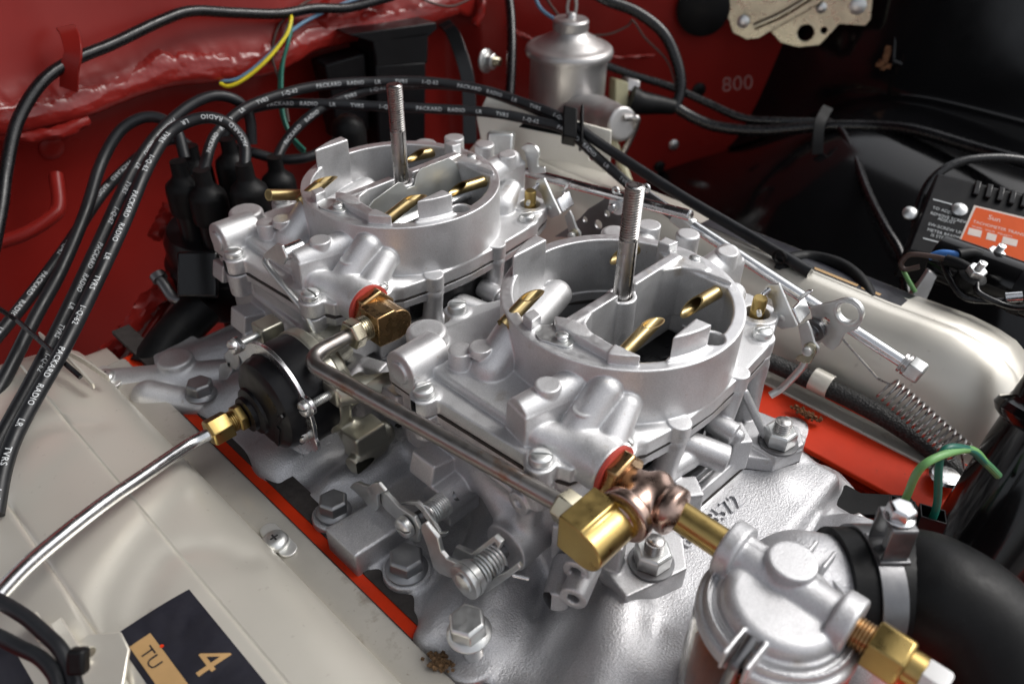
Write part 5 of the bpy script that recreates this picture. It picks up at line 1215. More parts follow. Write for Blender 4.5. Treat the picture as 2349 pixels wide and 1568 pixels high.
# main harness along the cowl
hn = thing('cowl_harness', 'black taped wiring harness running along the top of the red firewall', 'wiring harness', at(400, 40, d=650))
mb = MB(); mb.tube(spline([at(x, y, d=dd) for x, y, dd in ((-30, 640, 530), (2, 480, 545), (14, 390, 553), (40, 280, 562), (95, 190, 574), (165, 140, 590), (260, 100, 612), (370, 48, 640), (440, 26, 660), (540, 30, 690), (640, 32, 718), (720, 20, 742), (800, 18, 762), (900, -8, 784))], 12), 4.6, 14); part('taped_trunk', mb, M['tape'], hn)
def wire(name, pts, r, mat, par): m_ = MB(); m_.tube(spline([at(x, y, d=dd) for x, y, dd in pts], 10), r, 10); return part(name, m_, M[mat], par)
wire('yellow_wire', ((664, 30, 728), (668, 45, 722), (655, 84, 716), (610, 140, 708), (560, 182, 704), (525, 198, 702), (505, 192, 702)), 1.7, 'wire_yellow', hn)
wire('blue_wire', ((668, 40, 730), (650, 88, 722), (600, 142, 712), (548, 180, 706), (508, 186, 704), (492, 178, 706)), 1.7, 'wire_blue', hn)
wire('green_wire', ((664, 36, 730), (668, 70, 724), (658, 110, 722), (644, 160, 722), (642, 230, 722), (655, 290, 722), (690, 345, 720), (730, 360, 718)), 1.7, 'wire_green', hn)
wire('green_wire', ((670, 40, 730), (662, 90, 720), (650, 140, 720), (646, 190, 720), (650, 260, 720), (668, 310, 720), (700, 345, 718)), 1.7, 'wire_green', hn)
wire('brown_wire', ((720, -5, 750), (680, 20, 732), (640, 60, 726), (624, 120, 724), (632, 160, 724), (650, 210, 724), (662, 280, 724)), 1.2, 'wire_brown', hn)
wire('blue_wire', ((668, 72, 724), (700, 50, 740), (760, 20, 755), (840, -10, 780)), 1.8, 'wire_blue', hn)
wire('brown_wire', ((950, -10, 800), (1000, 10, 812), (1040, 14, 820), (1085, -5, 830)), 1.2, 'wire_brown', hn)

# black inner fender with the wheel-house hump
mb = MB(); nu, nv = 70, 46; P = []
for i in range(nu+1):
    y = 330-760*i/nu
    for j in range(nv+1):
        t = j/nv
        # runs from low beside the engine (t=0) over the hump up to the top of the fender (t=1)
        if t < .62:
            s = t/.62; x = 300+310*s; hump = 1/(1+((y+20)/250.0)**4); z = -330+(265*math.sin(min(1, s*1.12)*pi/2)**.85)*(.30+.70*hump)
            z += 3.0*sin(y/47.0)*s; x += -46*hump*sin(pi*s)+28*(1-hump)
        else:
            s = (t-.62)/.38; x = 610+70*s**.7; hump = 1/(1+((y+20)/250.0)**4); z0 = -330+265*(.30+.70*hump); z = z0+(90-z0)*s**1.5
        P.append((x, y, z))
mb.add(P, [(i*(nv+1)+j, i*(nv+1)+j+1, (i+1)*(nv+1)+j+1, (i+1)*(nv+1)+j) for i in range(nu) for j in range(nv)])
fe = structure('inner_fender', mb, M['black_paint'])
mb = MB(); mb.box((690, -100, 92), (60, 880, 8)); part('fender_lip', mb, M['black_paint'], fe, 1.0)
for a, b in (((2060, -20), (2048, 150)), ((2115, -20), (2118, 128))):
    m_ = MB(); m_.tube(spline([at(a[0], a[1], d=880), at((a[0]+b[0])/2, (a[1]+b[1])/2, d=880), at(b[0], b[1], d=880)], 6), 3.0, 10); part('pressed_rib', m_, M['black_paint'], fe)
m_ = MB(); m_.tube(spline([at(2048, 140, d=878), at(2080, 150, d=876), at(2112, 138, d=876), at(2118, 120, d=880)], 8), 3.0, 10); part('pressed_rib', m_, M['black_paint'], fe)
# the other inner fender, behind the camera's left shoulder, and the raised hood: they close the bay and shade it
mb = MB(); P = []; nu = 24; pr2 = [(-430, -420), (-520, -330), (-580, -230), (-620, -120), (-650, -20), (-672, 60), (-690, 92), (-760, 100)]
for i in range(nu+1):
    y = 470-1180*i/nu
    for x, z in pr2: P.append((x+12*sin(y/90.0), y, z))
k_ = len(pr2); mb.add(P, [(i*k_+j, i*k_+j+1, (i+1)*k_+j+1, (i+1)*k_+j) for i in range(nu) for j in range(k_-1)]); structure('inner_fender', mb, M['body_red'])
hd = MB(); HA = radians(66); hy, hz = 560.0, 110.0
hd.prism([(hy, hz), (hy-1150*cos(HA), hz+1150*sin(HA)), (hy-1150*cos(HA)+16, hz+1150*sin(HA)+10), (hy+16, hz+10)], (-700, 0, 0), (1, 0, 0), 0, 1400, uv=((0, 1, 0), (0, 0, 1)))
structure('hood', hd, M['black_satin'])
# ground far below
mb = MB(); mb.add([(-6000, -6000, -760), (6000, -6000, -760), (6000, 6000, -760), (-6000, 6000, -760)], [(0, 1, 2, 3)])
M['ground'] = mk('paved_ground', (0.16, 0.155, 0.15), 0, .8, .15, 3, bump=.2, bs=60); structure('ground', mb, M['ground'])

# ------------------------------------------------------------------ things on the firewall
hb = thing('heater_case', 'black moulded heater case with a ribbed lid under the red cowl lip', 'heater box', at(900, 340, d=780))
P0 = at(900, 200, d=790); N_ = unit(V(-.25, -1, .1)); pl = lambda px, py: onp(px, py, P0, N_)
def slab(pts, th, plf=pl, nrm=None):
    nrm = N_ if nrm is None else nrm; P3 = [plf(*p) for p in pts]; m_ = MB(); m_.loft([P3, [p-nrm*th for p in P3]]); return m_
part('case', slab([(862, 150), (978, 142), (975, 420), (872, 430)], 60), M['black_satin'], hb, 2.0)
part('lid', slab([(856, 92), (984, 70), (982, 146), (862, 156)], 66), M['black_satin'], hb, 2.0)
part('side_case', slab([(745, 150), (838, 122), (850, 300), (780, 330)], 40, lambda a, b: onp(a, b, P0-N_*12, N_)), M['black_satin'], hb, 2.0)
part('top_flange', slab([(800, 80), (1000, 52), (1004, 66), (985, 84), (856, 98)], 70), M['black_satin'], hb, 1.0)
st = thing('heater_strap', 'flat black steel strap bolted to the firewall right of the heater case', 'strap', at(1075, 330, d=790))
mb = MB(); mb.strip(spline([at(1018, 52, d=822), at(1040, 80, d=815), at(1065, 150, d=812), at(1075, 205, d=812), at(1078, 330, d=812)], 8), CR, 14, 2.5); part('strap', mb, M['black_paint'], st, 0.4)
fb = thing('firewall_bolt', 'bright hex bolt with large washer on the red firewall', 'bolt', at(1125, 140, d=845)); c = at(1113, 140, d=858); dd = unit(CAMPOS-c+V(120, -60, 60)); dd = unit(V(.15, -1, .15))
mb = MB(); mb.lathe([(12.5, 0), (12.5, 2), (9, 4.5)], c, dd, 26); part('washer', mb, M['zinc'], fb)
mb = MB(); mb.hexa(c, dd, 15, 4, 13, 1, .3); part('nut', mb, M['zinc'], fb, .5)
mb = MB(); threaded(mb, c, dd, 4.6, 12, 20, 1.5, .7); part('stud_end', mb, M['cadmium'], fb)
for (px, py, dd_, lb) in ((1905//1, 225, 860, ''),): pass
# master cylinder
cA = at(1305, 130, d=830); ax_, ay_ = cA[0], cA[1]
def zat(py): return at(1305, py, y=ay_)[2]
mc = thing('brake_master_cylinder', 'silver brake master cylinder can with a domed lid on the firewall', 'master cylinder', (ax_, ay_, zat(300)))
zt, zb = zat(118), zat(262)
mb = MB(); mb.lathe([(37, 0), (40.5, 6), (40.8, zt-zb)], (ax_, ay_, zb), (0, 0, 1), 56); part('reservoir', mb, M['silver_paint'], mc)
mb = MB(); mb.lathe([(42, 0), (45.5, 1), (46.4, 4), (45.5, 8), (42.5, 10.5), (39, 11), (36, 13), (27, 18), (20, 21.5), (17, 26)], (ax_, ay_, zt-4), (0, 0, 1), 56); lid = part('lid', mb, M['silver_paint'], mc)
mb = MB(); mb.lathe([(18, 0), (18.6, 1.5), (18.6, 9), (17, 11), (8, 12)], (ax_, ay_, zt+22), (0, 0, 1), 40); part('cap', mb, M['silver_paint'], mc)
mb = MB(); zc = zt+33; q = V(ax_, ay_, zc); mb.tube(np.array([q+CR*(4.5*sin(t))+V(0, 0, 11-11*cos(t)) for t in np.linspace(.25, 2*pi-.25, 26)]), 1.7, 9); mb.lathe([(6, 0), (5, 4), (3, 6)], q, (0, 0, 1), 18); part('wing_loop', mb, M['silver_paint'], mc)
g = Cast(V(ax_-80, ay_-200, zb-90), V(ax_+150, ay_+50, zb+50), 1.8)
nose = at(1430, 285, d=770); root = V(ax_, ay_, zb+4)
g.add(sCap(root+V(-10, 5, -4), root+(nose-root)*.55, 27, 23), 0); g.add(sCap(root+(nose-root)*.5, root+(nose-root)*.75, 21, 20), 6); g.add(sCyl(root+(nose-root)*.7, nose, 17, 3), 4); g.add(sCap(root, root+V(0, 0, 20), 36, 36), 10)
link('cylinder_body', g.mesh('cylinder_body', (ax_, ay_, zat(300))), M['silver_paint'], mc)
mb = MB(); mb.tube(spline([nose+V(0, 0, 6), at(1448, 270, d=768), at(1462, 276, d=770), at(1446, 318, d=790), at(1415, 380, d=810)], 8), 3.2, 12); part('brake_pipe', mb, M['steel'], mc)
mb = MB(); mb.tube(spline([at(1395, 300, d=790), at(1420, 360, d=800), at(1450, 440, d=800)], 8), 4.5, 12); part('pale_hose', mb, M['wire_pale'], mc)
# cream bracket below it
br = thing('coil_bracket', 'cream pressed-steel bracket plate standing behind the farther carburetor', 'bracket', at(1240, 430, d=690)); P1 = at(1240, 340, d=690); N1 = unit(V(-.80, -.55, .25)); p1 = lambda a, b: onp(a, b, P1, N1)
mb = MB(); mb.plate([(0, 0)]*0 or [tuple(x) for x in [(-58, 22), (-50, 40), (60, 20), (62, -10), (36, -95), (8, -110), (2, -30), (-30, -18), (-52, -2)]], [(46, -4, 3)], P1, (unit(np.cross((0, 0, 1), N1)), (N1[0]*-.3, N1[1]*-.3, 1)), 2.5); part('plate', mb, M['cream'], br, .6)
uu = unit(np.cross((0, 0, 1), N1)); vv = np.cross(N1, uu)
mb = MB(); mb.tube(spline([P1+uu*22-vv*30+N1*1, P1+uu*26-vv*55+N1*2, P1+uu*24-vv*90+N1*1], 8), 5.5, 12); part('pressed_rib', mb, M['cream'], br)
mb = MB(); mb.box(at(1148, 350, d=660), (22, 34, 14), np.stack([uu, vv, N1], 1)); part('coil_clamp', mb, M['zinc'], br, 2.0)
cb = thing('spark_plug_loom_clamp', 'black plastic clamp bundling spark plug wires in front of the master cylinder', 'cable clamp', at(1300, 300, d=655)); c = at(1306, 290, d=652); Rr = np.stack([unit(V(.55, -.8, -.15)), unit(V(.5, .45, .7)), unit(np.cross(unit(V(.55, -.8, -.15)), unit(V(.5, .45, .7))))], 1)
mb = MB(); mb.box(c, (12, 26, 20), Rr); mb.box(c+Rr@V(10, 0, 2), (2.5, 34, 18), Rr); part('block', mb, M['rubber'], cb, 1.5)
P3 = [at(x, y, d=668) for x, y in ((1215, 268), (1290, 285), (1322, 318), (1240, 302), (1190, 292))]; mb = MB(); mb.loft([P3, [p+V(2, 2, -1) for p in P3]]); part('wing', mb, M['rubber'], cb, .4)
# connectors, loop hose and fender harness
cn = thing('bulkhead_connector', 'pair of yellowed plastic wiring connectors on the red firewall', 'electrical connector', at(1450, 245, d=860))
for (x0, y0, x1, y1, m__) in ((1412, 182, 1444, 256, 'bone'), (1440, 178, 1470, 214, 'silver_paint')):
    P3 = [at(x, y, d=858) for x, y in ((x0, y0), (x1, y0+8), (x1-4, y1), (x0-2, y1-6))]; m_ = MB(); m_.loft([P3, [p+V(12, 18, -4) for p in P3]]); part('housing', m_, M[m__], cn, 1.5)
m_ = MB(); m_.tube(spline([at(1446, 228, d=850), at(1470, 236, d=852), at(1505, 240, d=856), at(1545, 246, d=860)], 8), 13, 16, rf=lambda t: 15-7*t); part('boot', m_, M['rubber'], cn)
fh = thing('fender_harness', 'black taped harness looping over the firewall and along the black inner fender', 'wiring harness', at(1870, 285, d=830))
def htube(nm, pts, r): m_ = MB(); m_.tube(spline([at(x, y, d=dd) for x, y, dd in pts], 10), r, 12); return part(nm, m_, M['tape'], fh)
htube('loop', ((1340, -30, 830), (1390, 0, 838), (1460, 28, 845), (1520, 75, 850), (1552, 140, 855), (1562, 200, 858), (1548, 250, 862)), 6.0)
htube('upper_trunk', ((1390, 150, 870), (1450, 172, 872), (1540, 200, 874), (1620, 235, 868), (1700, 270, 855), (1780, 278, 842), (1870, 280, 830)), 4.4)
htube('lower_trunk', ((1540, 240, 862), (1590, 270, 862), (1650, 292, 856), (1750, 300, 842), (1880, 290, 822), (2000, 290, 800), (2100, 300, 770), (2230, 338, 735), (2349, 372, 700), (2420, 395, 690)), 6.0)
htube('branch', ((1895, 276, 826), (1930, 300, 810), (1960, 360, 780), (1990, 440, 740), (2030, 520, 700), (2066, 585, 680), (2080, 680, 660)), 4.0)
htube('box_lead', ((2380, 372, 640), (2290, 362, 640), (2200, 372, 640), (2140, 410, 640), (2110, 470, 640), (2100, 540, 640), (2110, 590, 640), (2125, 640, 630)), 3.6)
htube('drop', ((1165, -20, 830), (1172, 40, 825), (1174, 120, 818), (1170, 210, 812), (1160, 300, 806)), 5.0)
wire('brown_wire', ((1355, 82, 850), (1400, 78, 852), (1440, 60, 854), (1452, 48, 855), (1480, 88, 858), (1530, 140, 860), (1552, 205, 860)), 1.1, 'wire_brown', fh)
wire('blue_wire', ((1222, -20, 850), (1240, 20, 845), (1272, 45, 842)), 2.0, 'wire_blue', fh)
wire('brown_wire', ((1245, -20, 850), (1262, 10, 848), (1285, 42, 845)), 1.4, 'wire_brown', fh)
m_ = MB(); m_.strip(spline([at(1900, 246, d=800), at(1890, 262, d=796), at(1880, 285, d=792), at(1876, 320, d=792), at(1875, 354, d=796)], 6), CR, 11, 2.0); part('clip', m_, M['rubber'], fh, .4)
# hood hinge
hg = thing('hood_hinge', 'yellow cadmium plated hood hinge plates at the top right', 'hinge', at(1850, 100, d=900)); P2_ = at(1850, 60, d=900); N2 = unit(V(-.9, -.40, .12)); h2 = lambda a, b: onp(a, b, P2_, N2)
def hpl(pts, th, off): P3 = [onp(a, b, P2_+N2*off, N2) for a, b in pts]; m_ = MB(); m_.loft([P3, [p-N2*th for p in P3]]); return m_
u_, v_ = unit(np.cross((0, 0, 1), N2)), None; v_ = np.cross(N2, u_)
def h2d(a, b): q = h2(a, b)-P2_; return (np.dot(q, u_), np.dot(q, v_))
base = [h2d(*p) for p in ((1755, -40), (1765, 70), (1790, 98), (1830, 109), (1880, 104), (1905, 78), (1925, 56), (1985, 60), (1998, 44), (2005, -40))]
hc1 = h2d(1848, 76); hc2 = h2d(1890, 70)
m_ = MB(); m_.plate(base, [(hc1[0], hc1[1], 9), (hc1[0]-7, hc1[1]+9, 6.5)][:1]+[(hc2[0], hc2[1], 3.6)], P2_, (u_, v_), 3.5); part('base_plate', m_, M['cadmium'], hg, .8)
arm = [(1660, -40), (1668, 40), (1680, 76), (1712, 92), (1740, 90), (1765, 75), (1880, 10), (1920, -40)]
part('arm', hpl(arm, 3.5, 14), M['cadmium'], hg, 1.2)
m_ = MB(); m_.tube(spline([onp(1730, 62, P2_+N2*17, N2), onp(1800, 30, P2_+N2*17, N2), onp(1880, -20, P2_+N2*17, N2)], 6), 4.0, 10); part('arm_rib', m_, M['cadmium'], hg)
for a, b, r in ((1705, 50, 7), (1884, 18, 6), (1968, 14, 9)):
    m_ = MB(); m_.lathe([(r, 0), (r, 2.5), (r*.6, 4.2), (1, 4.8)], onp(a, b, P2_+N2*(18 if a < 1800 else 3), N2), N2, 22); part('rivet', m_, M['zinc'], hg)
m_ = MB(); m_.lathe([(30, 0), (32, 8), (30, 26), (22, 30)], at(1610, 10, d=930), (-.8, -.6, 0), 28); single('rubber_bumper', m_, M['rubber'], 'black rubber hood bumper beside the plated hinge', 'bumper')
m_ = MB(); q = at(2030, 130, d=868)
for i in range(14): m_.box(q+CR*random.uniform(-8, 8)*(1-i/16)+V(0, 0, i*1.6-12), (6, 5, 4), np.array(Matrix.Rotation(random.random(), 3, 'Z')))
part('rust_patch', m_, M['rust'], fe)
# scribbled chalk number on the firewall
m_ = MB(); c = at(1655, 212, d=880); flat_text(m_, "800", 24, c, unit(CR*.95+CU*.1), CU, 0, .15); part('chalk_mark', m_, mk('faint_chalk', (0.06, 0.012, 0.011), 0, .8, wear=(.03, .004, .004)), fw_)
# small fasteners and plugs in the firewall
for px, py, r, mt in ((1545, 332, 7, 'zinc'), (1347, 182, 6, 'zinc'), (733, 156, 4.5, 'bone'), (1603, 206, 9, 'rubber'), (1512, 382, 8, 'rubber'), (118, 338, 10, 'body_red'), (560, 176, 3.5, 'body_red')):
    best = None
    d_ = CR*((px-CXP)/FPX)+CU*(-(py-CYP)/FPX)+_fw
    hit = FWB.ray_cast(Vector(CAMPOS), Vector(unit(d_)))
    if hit[0] is None: continue
    h_ = V(*hit[0]); n_h = V(*hit[1]); n_h = n_h if np.dot(n_h, CAMPOS-h_) > 0 else -n_h
    m_ = MB(); m_.lathe([(r, -1), (r, 1.5), (r*.8, 3), (r*.35, 4)], h_, n_h, 18); part('plug' if mt in ('rubber', 'body_red') else 'screw_head', m_, M[mt], fw_)
# distributor
DC = V(-48, 352, 0); zD = -62.0
ds = thing('distributor', 'black distributor with upright cap towers behind the farther carburetor', 'distributor', (DC[0], DC[1], -190))
mb = MB(); mb.lathe([(20, -190), (22, -150), (30, -146), (52, -138), (54, -134), (54, -104), (50, -100), (50, -84), (46, -76)], (DC[0], DC[1], 0), (0, 0, 1), 48); part('cap', mb, M['bakelite'], ds, .6)
mb = MB(); q = at(455, 630, d=578); mb.box(q, (30, 6, 34), np.stack([CR, -_fw, CU], 1)); part('window_cover', mb, M['black_paint'], ds, 2.0)
TOW = [(425, 400, 590), (478, 420, 582), (573, 408, 576), (535, 345, 640), (640, 385, 640), (450, 360, 640)]
tops = []
for px, py, dd_ in TOW:
    c = at(px, py+38, d=dd_); base = V(c[0], c[1], -86)
    m_ = MB(); m_.lathe([(11, 0), (11, max(8, c[2]+90-4))], (c[0], c[1], -88), (0, 0, 1), 24); tw = part('tower', m_, M['bakelite'], ds)
    m_ = MB(); m_.lathe([(13.4, -17), (13.9, -15), (13.7, 2), (12.8, 6), (10.2, 8.5), (7.2, 11), (6.3, 14), (5.9, 24)], c, (0, 0, 1), 26); part('boot', m_, M['rubber'], ds); tops.append(c+V(0, 0, 22))
q = at(800, 300, d=680); m_ = MB(); m_.lathe([(15, -60), (15, 0), (13, 8), (7, 13), (1, 14)], q, (0, 0, 1), 26); single('coil_boot', m_, M['rubber'], 'grey-black rubber boot on the ignition coil terminal behind the far ring', 'rubber boot')
m_ = MB(); m_.tube(spline([at(470, 700, d=600), at(430, 740, d=595), at(385, 790, d=585), at(345, 850, d=575)], 8), 16, 18); single('vacuum_hose', m_, M['rubber'], 'thick black hose curving down below the distributor', 'hose')
m_ = MB(); m_.tube(spline([at(362, 634, d=600), at(378, 655, d=598), at(398, 684, d=596), at(415, 690, d=596)], 8), 4.2, 14); m_.lathe([(6, 0), (6, 5)], at(360, 630, d=600), at(378, 655, d=598)-at(360, 630, d=600), 16); single('vacuum_pipe', m_, M['dark'], 'short grey metal pipe stub beside the distributor', 'pipe')

# spark plug wires
PRINT = "PACKARD   RADIO      LR        TVRS        1-Q-62"
def plug_wire(label, pts, side, flip=False, s0=20, r=4.2, size=4.4, rep=3, base=None):
    t = thing('spark_plug_wire', label, 'ignition wire', at(*pts[len(pts)//2][:2], d=pts[len(pts)//2][2]), 'spark plug wires')
    P3 = [at(x, y, d=dd_) for x, y, dd_ in pts]
    if base is not None: P3[0] = base
    p = spline(P3, 14); m_ = MB(); m_.tube(p, r, 18); part('jacket', m_, M['cable'], t)
    # lettering faces the side given by a direction
    T_, U_, W_ = frames_along(p); L = np.concatenate([[0], np.cumsum(np.linalg.norm(np.diff(p, axis=0), axis=1))]); m_ = MB(); n_ = 0
    av = []
    for i in range(len(p)):
        v = CAMPOS-p[i]; v = unit(v-T_[i]*np.dot(v, T_[i])); av.append(atan2(np.dot(v, W_[i]), np.dot(v, U_[i])))
    av = np.unwrap(av)
    def ang(s): return float(np.interp(s, L, av))+side
    s = s0
    while s < L[-1]-60 and n_ < rep:
        if flip: vs_, F = text_on_tube(p, r, PRINT, size, s+PW*size/5.6, ang, True)
        else: vs_, F = text_on_tube(p, r, PRINT, size, s, ang, False)
        m_.add(vs_, F); s += PW*size/5.6+4; n_ += 1
    if n_: part('lettering', m_, M['ink'], t)
    return t
_P, _F = text_geo(PRINT, 5.6, .12, 1.12); PW = _P[:, 0].max()+16
plug_wire('front plug wire arching left from the foremost distributor boot, printed in white', ((573, 380, 576), (560, 330, 572), (528, 288, 566), (482, 270, 560), (430, 280, 554), (382, 312, 546), (335, 390, 530), (285, 510, 510), (215, 660, 484), (145, 800, 458), (85, 905, 438), (35, 1000, 420), (8, 1080, 408), (-10, 1180, 396)), .15, False, 18, base=tops[2]-V(0, 0, 3))
plug_wire('tall plug wire looping highest above the left side of the distributor', ((578, 330, 640), (572, 268, 632), (545, 232, 622), (492, 220, 610), (430, 246, 598), (360, 310, 582), (300, 400, 560), (225, 560, 530), (150, 720, 498), (80, 860, 468), (10, 990, 440), (-40, 1090, 424)), -.35, False, 95, base=None)
plug_wire('small arched plug wire farthest left above the distributor', ((425, 365, 600), (405, 300, 600), (368, 272, 598), (322, 272, 594), (272, 305, 588), (230, 380, 578), (195, 490, 556), (140, 620, 530), (80, 730, 508), (20, 850, 484), (-30, 940, 468)), .4, False, 300)
plug_wire('plug wire running straight down left beneath the arched wires', ((450, 345, 640), (400, 320, 636), (340, 345, 626), (285, 390, 612), (230, 450, 598), (150, 570, 560), (60, 690, 530), (-30, 800, 505)), .3, False, 60)
plug_wire('upper right-hand plug wire crossing behind the far stud towards the far cover', ((478, 380, 582), (484, 330, 588), (510, 292, 598), (560, 250, 612), (640, 218, 630), (740, 196, 648), (860, 188, 664), (980, 188, 672), (1100, 205, 672), (1200, 236, 664), (1290, 272, 652), (1400, 345, 640), (1560, 448, 610), (1700, 530, 580), (1800, 590, 556), (1860, 625, 545)), 0.0, False, 20, base=tops[1]-V(0, 0, 3))
plug_wire('lower right-hand plug wire level across the firewall to the loom clamp', ((510, 330, 640), (540, 268, 640), (620, 240, 644), (720, 238, 650), (860, 244, 656), (1000, 250, 660), (1120, 258, 660), (1220, 276, 656), (1300, 300, 650), (1380, 370, 645), (1450, 430, 640), (1520, 490, 630)), 0.0, False, 52)
plug_wire('plug wire rising from the rear boot to join the upper bundle', ((640, 365, 640), (652, 330, 640), (690, 285, 644), (750, 242, 654), (840, 208, 668), (950, 194, 680), (1080, 202, 684), (1200, 240, 672), (1290, 280, 660)), .1, False, 20, base=tops[4]-V(0, 0, 3))
plug_wire('ignition coil wire running low behind the far ring to the coil boot', ((540, 340, 650), (580, 350, 650), (640, 365, 655), (700, 362, 660), (750, 340, 670), (785, 310, 680)), -.6, False, 60, rep=1)
for pts, r, lb in ((((-40, 1362, 326), (0, 1379, 322), (60, 1416, 318), (104, 1454, 314), (134, 1483, 311), (156, 1521, 308), (171, 1568, 304), (185, 1640, 298)), 3.0, 'upper black wire in the bottom left corner over the cover'), (((-40, 1445, 318), (0, 1461, 316), (45, 1484, 313), (89, 1506, 310), (119, 1536, 306), (134, 1568, 303), (145, 1640, 298)), 3.0, 'lower black wire in the bottom left corner')):
    m_ = MB(); m_.tube(spline([at(x, y, d=dd_) for x, y, dd_ in pts], 10), r, 16); single('spark_plug_wire', m_, M['cable'], lb, 'ignition wire', 'spark plug wires')
m_ = MB(); q = at(180, 1515, d=300); m_.box(q, (7, 10, 6), np.stack([CR, CU, -_fw], 1)); single('wire_clamp', m_, M['rubber'], 'black clamp block on the wires at the bottom left', 'cable clamp', bevel=1.5)
m_ = MB(); m_.tube(spline([at(x, y, d=dd_) for x, y, dd_ in ((1790, 600, 560), (1850, 590, 570), (1920, 605, 560), (1970, 640, 545), (2000, 690, 530))], 10), 5, 14); single('heater_hose', m_, M['rubber'], 'black hose arching just beyond the far valve cover', 'hose')
m_ = MB(); m_.tube(np.array([at(1788, 590, d=552)+V(0, 4.6*cos(t), 4.6*sin(t)) for t in np.linspace(0, 2*pi, 18)]), 1.2, 8); m_.strip(spline([at(1780, 605, d=556), at(1795, 612, d=556), at(1812, 618, d=556)], 4), CR, 6, 2); single('wire_clip', m_, M['rubber'], 'small black tie holding the printed wire above the far cover', 'wire tie')

# ------------------------------------------------------------------ transistor box with labels and its terminals
bx = thing('ignition_box', 'black finned ignition box with an orange label at the right edge', 'ignition box', at(2250, 600, d=580)); 
O_ = at(2150, 395, d=610); A_ = at(2349, 445, d=590); B_ = at(2090, 560, d=590); bu = unit(A_-O_); bv = unit((O_-B_)-bu*np.dot(O_-B_, bu)); bn = np.cross(bu, bv)
def bp(px, py): q = onp(px, py, O_, bn)-O_; return np.dot(q, bu), np.dot(q, bv)
def bq(px, py, h=0): return onp(px, py, O_, bn)+bn*h
def bslab(pts, h0, h1): P3 = [bq(*p) for p in pts]; m_ = MB(); return m_.loft([[p+bn*h0 for p in P3], [p+bn*h1 for p in P3]])
part('case', bslab([(2150, 395), (2420, 462), (2400, 640), (2080, 575)], -40, 0), M['black_satin'], bx, 2.0)
for i in range(5):
    f = i/5.0; a = (2236+i*27, 418+i*7); part('fin', bslab([a, (a[0]+14, a[1]+3.5), (a[0]+6, a[1]+34), (a[0]-8, a[1]+30)], 0, 3.0), M['black_paint'], bx, .8)
lb = part('orange_label', bslab([(2234, 472), (2400, 512), (2372, 632), (2190, 574)], 0.2, 0.8), M['paper'], bx)
of = part('label_field', bslab([(2238, 477), (2396, 516), (2368, 628), (2195, 571)], 0.85, 1.0), M['orange'], bx)
ed = unit(bq(2340, 545)-bq(2210, 510)); ev = np.cross(bn, ed)
def btext(s, px, py, size, mat, h=1.05): m_ = MB(); flat_text(m_, s, size, bq(px, py, h), ed, ev); return part('lettering', m_, mat, bx)
btext("Sun", 2264, 504, 6.0, M['paper']); btext("TACHOMETER TRANSMITTER", 2230, 512, 3.5, M['paper'])
for a in ((2222, 524, 30), (2264, 535, 22), (2300, 544, 34)):
    part('label_box', bslab([(a[0], a[1]), (a[0]+a[2], a[1]+a[2]*.25), (a[0]+a[2]-4, a[1]+a[2]*.25+15), (a[0]-4, a[1]+15)], 1.02, 1.15), M['paper'], bx)
btext("MODEL   VOLTS   POLARITY", 2228, 522, 2.2, M['paper'])
y0 = (468, 492)
for i, s in enumerate(("TO ADJUST", "REMOVE SCREW", "ADJUST", "SW-SCREW UNTIL", "METER READING", "IS STEADY")):
    px = (2138, 2133, 2150, 2128, 2126, 2134)[i]; btext(s, px, 479+i*12.5, 3.6, M['ink'], .3)
part('rule', bslab([(2140, 456), (2184, 468), (2184, 471), (2140, 459)], .2, .4), M['ink'], bx); part('rule', bslab([(2117, 545), (2166, 558), (2166, 561), (2117, 548)], .2, .4), M['ink'], bx)
m_ = MB(); m_.lathe([(5.6, 0), (5.6, 1.5), (3.6, 3.2), (.6, 3.8)], bq(2200, 482), bn, 22); part('screw', m_, M['zinc'], bx)
m_ = MB(); m_.lathe([(5.6, 0), (5.6, 1.5), (3.6, 3.2), (.6, 3.8)], bq(2092, 480, -6), bn, 22); part('screw', m_, M['zinc'], bx)
rl = thing('starter_relay', 'glossy black cylinder with threaded terminals below the ignition box', 'relay', at(2270, 660, d=520))
a, b = at(2150, 590, d=560), at(2420, 690, d=510); m_ = MB(); m_.cyl(a, b, 17, None, 40); part('cylinder', m_, M['black_paint'], rl, 1)
m_ = MB(); m_.lathe([(17.6, 0), (17.6, 8)], a+(b-a)*.72, b-a, 40); part('band', m_, M['black_satin'], rl, .5)
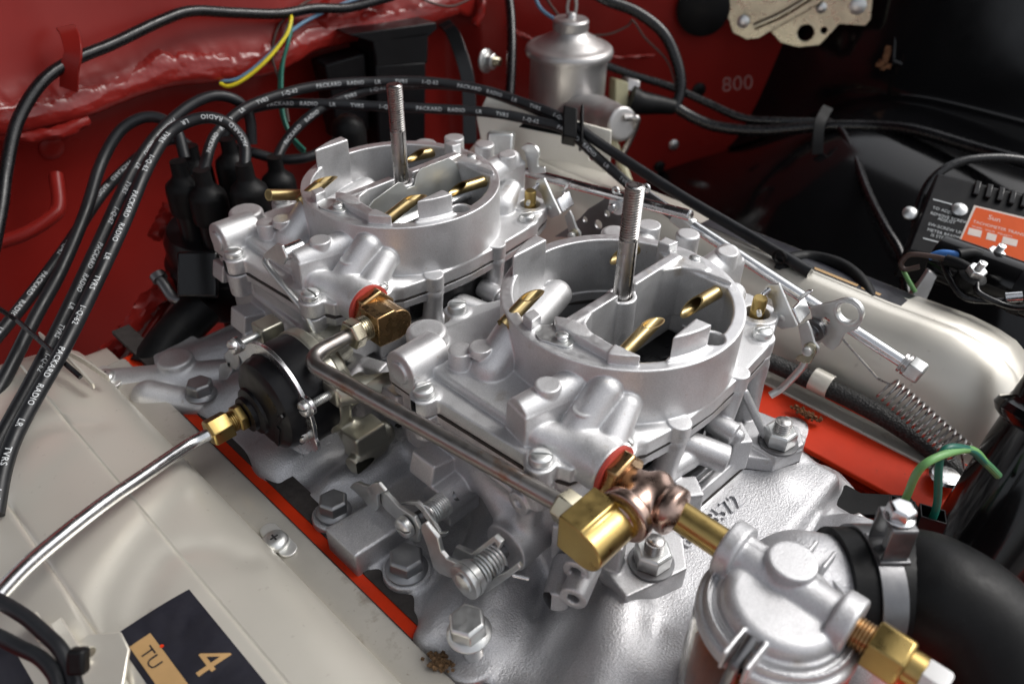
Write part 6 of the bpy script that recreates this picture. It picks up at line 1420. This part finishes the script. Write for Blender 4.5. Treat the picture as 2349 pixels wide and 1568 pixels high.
for (px, py, dd_) in ((2232, 632, 512), (2276, 592, 536)):
    c = at(px, py, d=dd_); d_ = unit(V(-.1, -.25, 1)); m_ = MB(); m_.lathe([(9, -8), (9, 0), (6, 2)], c, d_, 22); part('insulator', m_, M['rubber'], rl)
    m_ = MB(); m_.hexa(c, d_, 11, 1, 6.5, .8, .3); m_.lathe([(6.8, 0), (6.8, 1.2)], c, d_, 20); part('nut', m_, M['zinc'], rl, .4)
    m_ = MB(); threaded(m_, c, d_, 2.6, 6, 12, 1.0, .5, 14); part('terminal', m_, M['zinc'], rl)
wire('blue_lead', ((2130, 590, 540), (2160, 580, 535), (2200, 584, 530)), 2.2, 'wire_bright_blue', rl)
m_ = MB(); m_.tube(spline([at(2196, 584, d=530), at(2230, 580, d=532), at(2262, 594, d=534)], 8), 3.8, 12); part('sleeve', m_, M['rubber'], rl)
wire('brown_lead', ((2110, 612, 536), (2075, 618, 540), (2068, 602, 540), (2090, 584, 536), (2150, 590, 528), (2190, 602, 520)), 1.8, 'wire_brown', rl)
m_ = MB(); m_.tube(spline([at(2170, 596, d=524), at(2200, 606, d=518), at(2226, 620, d=513)], 8), 3.8, 12); part('sleeve', m_, M['rubber'], rl)
wire('black_lead', ((2160, 592, 530), (2180, 640, 520), (2210, 680, 512), (2260, 690, 506), (2330, 690, 500)), 2.2, 'tape', rl)
wire('black_lead', ((2240, 650, 508), (2244, 670, 505), (2280, 690, 500), (2330, 705, 496), (2400, 700, 490)), 2.0, 'tape', rl)
m_ = MB(); m_.cyl(at(2306, 683, d=500), at(2345, 680, d=496), 3.4, None, 14); part('crimp', m_, M['bright'], rl)
wire('green_lead', ((2072, 620, 545), (2085, 645, 542), (2100, 670, 540)), 1.6, 'wire_lightgreen', rl)
pc = thing('battery_post_strap', 'weathered grey metal strap standing just beyond the far cover', 'strap', at(2090, 700, d=545))
P3 = [at(x, y, d=545) for x, y in ((2132, 620), (2152, 632), (2118, 706), (2082, 694))]; m_ = MB(); m_.loft([P3, [p+V(3, 3, 0) for p in P3]]); part('strap', m_, M['silver_paint'], pc, .8)
P3 = [at(x, y, d=550) for x, y in ((2122, 642), (2100, 660), (2078, 696), (2100, 700))]; m_ = MB(); m_.loft([P3, [p+V(3, 3, 0) for p in P3]]); part('backing', m_, M['steel'], pc, .8)
m_ = MB(); m_.lathe([(6, 0), (6, 1.5), (3, 3)], at(2165, 728, d=560), unit(V(-1, -.3, .4)), 20); part('fender_rivet', m_, M['black_paint'], fe)
